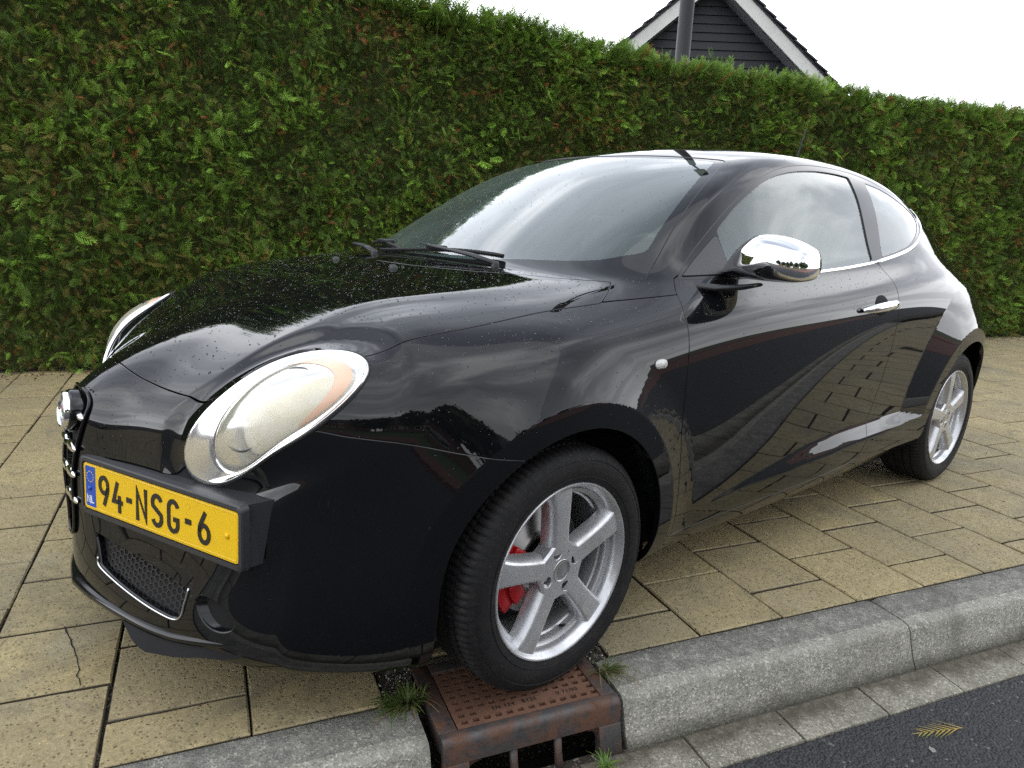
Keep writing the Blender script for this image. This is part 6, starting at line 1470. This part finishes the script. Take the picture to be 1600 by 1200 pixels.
# ------------------------------------------------------------------ mirrors, handles, repeaters, wipers, aerial
def mirror_unit(s):
    fx,fy=(0,0) if s<0 else (.17,-.05)      # the far one is folded back
    root=empty('door_mirror',(.66,s*.88,1.05)); root.parent=car; root.matrix_parent_inverse=car.matrix_basis.inverted(); K=lambda o:(setattr(o,'matrix_parent_inverse',root.matrix_basis.inverted()),o)[1]
    out=crom([(.762,1.000),(.775,1.035),(.806,1.080),(.850,1.112),(.885,1.119),(.940,1.110),(.985,1.093),(1.010,1.074),(1.020,1.042),(1.018,1.014),(.998,.996),(.940,.989),(.865,.989),(.795,.992)],5,True)*[.985,1]+[-.022,0]; n=len(out); c=np.array([.90,1.047])
    b=MB(); vs=[]; rings=[]
    prof=[(0.0,-.088),(.22,-.087),(.45,-.081),(.66,-.069),(.82,-.050),(.93,-.026),(.985,-.006),(1.0,.012),(.99,.045),(.955,.068),(.93,.072),(.90,.066),(.88,.050)]
    for f_,dx in prof:
        for q in out:
            p=c+(q-c)*f_; lean=.05*(p[0]-.90)      # shell sweeps back outboard
            vs.append((.715+dx+lean+fx,s*(p[0]+fy),p[1]))
    fs=[(k*n+i,k*n+(i+1)%n,(k+1)*n+(i+1)%n,(k+1)*n+i) for k in range(len(prof)-1) for i in range(n)]
    if s<0: fs=[f[::-1] for f in fs]
    b.add(vs,fs,True); K(b.build('mirror_shell',M_chrome,root))
    b=MB(); k=len(prof)-1; vs=[(.715+.052+.05*(q[0]-.90)+fx,s*(q[0]+fy),q[1]) for q in (c+(out-c)*.90)]; b.add(vs,[tuple(range(n))]); K(b.build('mirror_glass',mat('mirror_silver',(.9,.9,.9),.02,1),root))
    # black lower lip and arm
    b=MB(); st=[((.585,.745,.966),.040,.010),((.625,.785,.964),.044,.010),((.668,.822,.970),.036,.008),((.695,.850,.978),.026,.006)]
    vs=[];m=12
    for (x,y,z),wx,hz in st:
        for k_ in range(m): a=2*pi*k_/m; vs.append((x+wx*cos(a)+fx*.6,s*(y+fy),z+hz*sin(a)))
    b.add(vs,[(i*m+k_,i*m+(k_+1)%m,(i+1)*m+(k_+1)%m,(i+1)*m+k_) for i in range(len(st)-1) for k_ in range(m)]+[tuple(range(m)),tuple((len(st)-1)*m+k_ for k_ in range(m))[::-1]],True); K(b.build('mirror_arm',M_plast,root))
for s in (-1,1): mirror_unit(s)
for s,d_ in ((-1,doors[0]),(1,doors[1])):
    # handle
    def pt(x,z,o): q,n=onside_y(x,z,o); return Vector((q.x,q.y*(-s),q.z))
    b=MB(); c_,n_=onside_y(1.545,.872); vs=[];m=20
    cup=[]
    for k,(f_,o) in enumerate(((1,.0012),(.85,.0022),(.0,.0015))):
        for i in range(m): a=2*pi*i/m; cup.append(pt(1.565+.055*cos(a)*f_,.877+.037*sin(a)*f_,o))
    b.add(cup,[(k*m+i,k*m+(i+1)%m,(k+1)*m+(i+1)%m,(k+1)*m+i) for k in range(2) for i in range(m)],True); o=b.build('handle_recess',M_in,d_)
    b=MB(); P_=[pt(1.402,.867,.004),pt(1.420,.868,.016),pt(1.46,.870,.027),pt(1.53,.8735,.033),pt(1.60,.877,.031),pt(1.645,.879,.020),pt(1.665,.880,.006)]
    b.tube(P_,[.006,.010,.0135,.015,.0145,.011,.006],12,True,1.15); o=b.build('door_handle',M_chrome,d_)
    # side repeater
    b=MB(); vs=[];
    for f_,o_ in ((1,.0005),(.96,.004),(.7,.008),(.0,.010)):
        for i in range(24):
            a=2*pi*i/24; e=lambda t:abs(t)**.75*(1 if t>0 else -1); q,n=onside_y(.302+.0225*e(cos(a))*f_,.790+.0125*e(sin(a))*f_,o_); vs.append((q.x,q.y*(-s),q.z))
    b.add(vs,[(k*24+i,k*24+(i+1)%24,(k+1)*24+(i+1)%24,(k+1)*24+i) for k in range(3) for i in range(24)],True); mr=mat('repeater_lens',(.66,.66,.64),.12); t=NT(mr); wv=t.N('TexWave'); wv.inputs['Scale'].default_value=70; t.L(t.pos(),wv.inputs['Vector']); t.L(t.bump(wv.outputs['Fac'],.6,.002),t.b.inputs['Normal']); b.build('side_repeater',mr,car)
# wipers
def wiper(pv_,elbow,tip,b0,b1,name='wiper'):
    w=empty(name,pv_); w.parent=car; w.matrix_parent_inverse=car.matrix_basis.inverted(); K=lambda o:(setattr(o,'matrix_parent_inverse',w.matrix_basis.inverted()),o)[1]
    b=MB(); b.lathe([(.0001,.010),(.009,.009),(.012,.004),(.012,-.02)],16,Matrix.Translation(pv_)); K(b.build('pivot_cap',M_plast,w))
    b=MB(); b.tube([pv_+Vector((0,0,.004)),pv_.lerp(elbow,.35)+Vector((0,0,.008)),elbow,tip],[.013,.012,.008,.0045],8,True,.55); K(b.build('wiper_arm',M_plast,w))
    n=14; P_=[]
    for i in range(n+1):
        q=b0.lerp(b1,i/n); r_,nn=ontop_z(q.x,q.y); P_.append(r_+nn*.010)
    b=MB(); b.tube([p for p in P_],[.0045]+[.0055]*(n-1)+[.0045],6,True); b.tube([p-Vector((0,0,.006)) for p in P_],.0022,4,True); K(b.build('wiper_blade',M_rub,w))
    b=MB(); m_=P_[n//2]; b.box(m_+Vector((0,0,.006)),(.03,.075,.012)); K(b.build('blade_clip',M_plast,w,bevel=.003))
zz=lambda x,y,o: ontop_z(x,y,0)[0]+Vector((0,0,o))
wiper(zz(.165,-.335,.004),zz(.135,-.06,.034),zz(.175,.06,.022),Vector((.215,-.315,0)),Vector((.135,.24,0)))
wiper(zz(.085,.20,.004),zz(.130,.42,.030),zz(.215,.50,.022),Vector((.145,.12,0)),Vector((.315,.60,0)))
for x,y in ((-.045,-.13),(-.045,.22)):
    q,n=ontop_z(x,y); MB().lathe([(.013,-.002),(.012,.005),(.007,.0095),(.0001,.0105)],16,Matrix.Translation(q)@n.to_track_quat('Z','Y').to_matrix().to_4x4()@Matrix.Diagonal((1.3,.9,1,1))).build('washer_nozzle',M_plast,car)
q,n=ontop_z(2.33,0); b=MB(); b.tube([q,q+Vector((.012,0,.03)),q+Vector((.06,0,.16)),q+Vector((.088,0,.235))],[.011,.006,.0042,.0030],8); b.build('aerial',M_rub,car)
# ------------------------------------------------------------------ cabin
M_dash=mat('dashboard_grey',(.14,.148,.155),.75); M_seat=mat('seat_fabric',(.19,.195,.20),.9); M_trim=mat('pale_trim',(.42,.43,.42),.8); M_sw=mat('steering_wheel_leather',(.09,.08,.07),.5)
t=NT(M_dash); t.L(t.bump(t.noise(400,2,.5,t.pos()),.3,.001),t.b.inputs['Normal'])
b=MB(); ds=[(.33,.965),(.50,.985),(.66,.978),(.78,.95),(.84,.90),(.83,.78),(.78,.55)]; ys=np.linspace(-.66,.66,17); vs=[]
for y in ys:
    hump=.035*math.exp(-((y+.36)/.17)**2); e=.06*(abs(y)/.66)**3
    for i,(x,z) in enumerate(ds): vs.append((x+e+.02*(1-abs(y)),y,z+(hump if i in(2,3) else hump*.4 if i in (1,4) else 0)-.02*(abs(y)/.66)**2))
m=len(ds); b.add(vs,[(i*m+j,i*m+j+1,(i+1)*m+j+1,(i+1)*m+j) for i in range(16) for j in range(m-1)],True); b.build('dashboard',M_dash,car)
swp=empty('steering_wheel',(.90,-.36,.93)); swp.parent=car; swp.matrix_parent_inverse=car.matrix_basis.inverted(); K=lambda o:(setattr(o,'matrix_parent_inverse',swp.matrix_basis.inverted()),o)[1]
SW=Matrix.Translation((.89,-.36,.925))@Matrix.Rotation(R(64),4,'Y'); b=MB(); ring=[SW@Vector((.178*cos(a),.178*sin(a),0)) for a in np.linspace(0,2*pi,37)]; b.tube(ring,.0155,10,False); K(b.build('wheel_rim',M_sw,swp))
b=MB(); b.lathe([(.0001,.03),(.04,.028),(.066,.012),(.07,-.03)],24,SW); K(b.build('airbag_cover',mat('airbag_grey',(.30,.26,.21),.6),swp))
b=MB()
for a in (0,125,235): b.tube([SW@Vector((.05*cos(R(a)),.05*sin(R(a)),-.005)),SW@Vector((.172*cos(R(a)),.172*sin(R(a)),0))],[.018,.013],8,True,.5)
K(b.build('wheel_spoke',M_satin,swp))
def seat(x,y,name='front_seat',w=.50,head=True):
    r_=empty(name,(x,y,.3)); r_.parent=car; r_.matrix_parent_inverse=car.matrix_basis.inverted(); K=lambda o:(setattr(o,'matrix_parent_inverse',r_.matrix_basis.inverted()),o)[1]
    b=MB(); b.box((x,y,.52),(.50,w,.16)); K(b.build('seat_cushion',M_seat,r_,bevel=.05,seg=3)); b=MB(); b.box((x+.30,y,.86),(.13,w,.60),Matrix.Rotation(R(14),4,'Y')); K(b.build('backrest',M_seat,r_,bevel=.05,seg=3))
    if head: b=MB(); b.box((x+.385,y,1.215),(.10,.27,.17),Matrix.Rotation(R(10),4,'Y')); K(b.build('headrest',M_seat,r_,bevel=.04,seg=3)); b=MB(); b.tube([(x+.37,y-.06,1.1),(x+.38,y-.06,1.2)],.006,6); b.tube([(x+.37,y+.06,1.1),(x+.38,y+.06,1.2)],.006,6); K(b.build('headrest_post',M_satin,r_))
seat(1.20,-.36); seat(1.20,.36)
seat(1.98,-.33,'rear_seat',.56); seat(1.98,.33,'rear_seat',.56)
if RO is not None: panel('headliner',offset(RO,-.022),M_trim,car,both=True,flange=0)
for s in (-1,1):
    b=MB(); b.add([(1.70,s*.700,1.00),(1.78,s*.700,1.00),(1.80,s*.575,1.33),(1.735,s*.575,1.33),(1.70,s*.680,1.00),(1.78,s*.680,1.00),(1.80,s*.555,1.33),(1.735,s*.555,1.33)],[(0,1,2,3),(4,5,6,7),(0,4,7,3),(1,5,6,2)]); b.build('pillar_trim',M_trim,car)
    b=MB(); b.tube([(1.72,s*.62,1.22),(1.62,s*.58,.95),(1.55,s*.5,.7)],[.022]*3,6,True,.12); b.build('seat_belt',M_seat,car)
    b=MB(); b.add([(.46,s*.735,.95),(1.70,s*.735,.985),(1.70,s*.70,.60),(.5,s*.70,.60)],[(0,1,2,3)]); b.build('door_trim',M_dash,car)
b=MB(); b.box((.90,-.02,1.275),(.035,.22,.065),Matrix.Rotation(R(-8),4,'Y')); b.build('rear_view_mirror',M_plast,car,bevel=.012)
# rear: tail lamps, spoiler lip
M_tail=mat('red_tail_lamp',(.25,.008,.01),.08)
for s in (-1,1):
    n=24; b=MB(); vs=[]; 
    c0=Vector((2.93,-.66,.80))
    for f_,o in ((1,.001),(.9,.008),(.5,.014),(0,.016)):
        for i in range(n):
            a=2*pi*i/n; p,nn=onray(Vector((3.6,-.66+.068*cos(a)*f_,.80+.068*sin(a)*f_)),Vector((-1,0.0,0)),o); vs.append((p.x,p.y*(-s),p.z))
    b.add(vs,[(k*n+i,k*n+(i+1)%n,(k+1)*n+(i+1)%n,(k+1)*n+i) for k in range(3) for i in range(n)],True); b.build('tail_lamp',M_tail,car)
# ------------------------------------------------------------------ rain drops standing on the bodywork
def surf_samples(Sx,n,rr,minz,flip=False):
    Vv,T=Sx.V,Sx.T; a=np.cross(Vv[T[:,1]]-Vv[T[:,0]],Vv[T[:,2]]-Vv[T[:,0]]); A=np.linalg.norm(a,axis=1)/2; nz=Sx.N[T].mean(1)[:,2]; w=A*np.clip((nz-minz)/(1-minz),0,1)**1.2; w/=w.sum()
    k=rr.choice(len(T),n,p=w); r1=np.sqrt(rr.random(n)); r2=rr.random(n); b0,b1,b2=1-r1,r1*(1-r2),r1*r2
    p=Vv[T[k,0]]*b0[:,None]+Vv[T[k,1]]*b1[:,None]+Vv[T[k,2]]*b2[:,None]; nn=Sx.N[T[k,0]]*b0[:,None]+Sx.N[T[k,1]]*b1[:,None]+Sx.N[T[k,2]]*b2[:,None]; nn/=np.linalg.norm(nn,axis=1,keepdims=True); return p,nn
rr=np.random.default_rng(99); ps=[];ns=[];ss=[]
for Sx,n,mz,both_,s0,s1 in ((HO,3500,.2,True,.0007,.0026),(FE1,1000,-.05,False,.0007,.0022),(FE2,120,.0,False,.0006,.002),(DO,650,.02,False,.0007,.0020),(GLc,520,.1,True,.0007,.0020),(sh2,1100,.1,False,.0007,.0020),(BU,330,.05,False,.0007,.0019)):
    p,nn=surf_samples(Sx,n,rr,mz); 
    if both_: f=np.where(rr.random(n)<.5,-1,1)[:,None]; p=p*np.hstack([np.ones((n,1)),f,np.ones((n,1))]); nn=nn*np.hstack([np.ones((n,1)),f,np.ones((n,1))])
    ps.append(p);ns.append(nn);ss.append(s0+(s1-s0)*rr.random(n)**2.6)
p=np.vstack(ps);nn=np.vstack(ns);s_=np.concatenate(ss); big=rr.random(len(s_))<.02; s_[big]*=1.7
K_=8; hemi=[(0,0,.52)]+[(cos(2*pi*k/K_)*.68,sin(2*pi*k/K_)*.68,.40) for k in range(K_)]+[(cos(2*pi*k/K_),sin(2*pi*k/K_),-.02) for k in range(K_)]
hf_=[(0,1+k,1+(k+1)%K_) for k in range(K_)]+[(1+k,9+k,9+(k+1)%K_) for k in range(K_)]+[(1+k,9+(k+1)%K_,1+(k+1)%K_) for k in range(K_)]
hemi=np.array(hemi);hf_=np.array(hf_); t1=np.cross(nn,np.array([.3,.5,.8])); t1/=np.linalg.norm(t1,axis=1,keepdims=True); t2=np.cross(nn,t1); st_=rr.uniform(.8,1.25,len(s_))
X=p[:,None,:]+(hemi[None,:,0:1]*t1[:,None,:]*st_[:,None,None]+hemi[None,:,1:2]*t2[:,None,:]+hemi[None,:,2:3]*nn[:,None,:])*s_[:,None,None]
Fd=(hf_[None]+(np.arange(len(p))*len(hemi))[:,None,None]).reshape(-1,3)
M_water=mat('rain_water',(1,1,1),0,Transmission_Weight=1.0,IOR=1.33)
wd=np_mesh('rain_drops',X.reshape(-1,3),Fd,None,M_water,car); wd.data.shade_smooth(); tag(wd,kind='stuff')
for o in list(car.children): o.matrix_parent_inverse=car.matrix_basis.inverted()
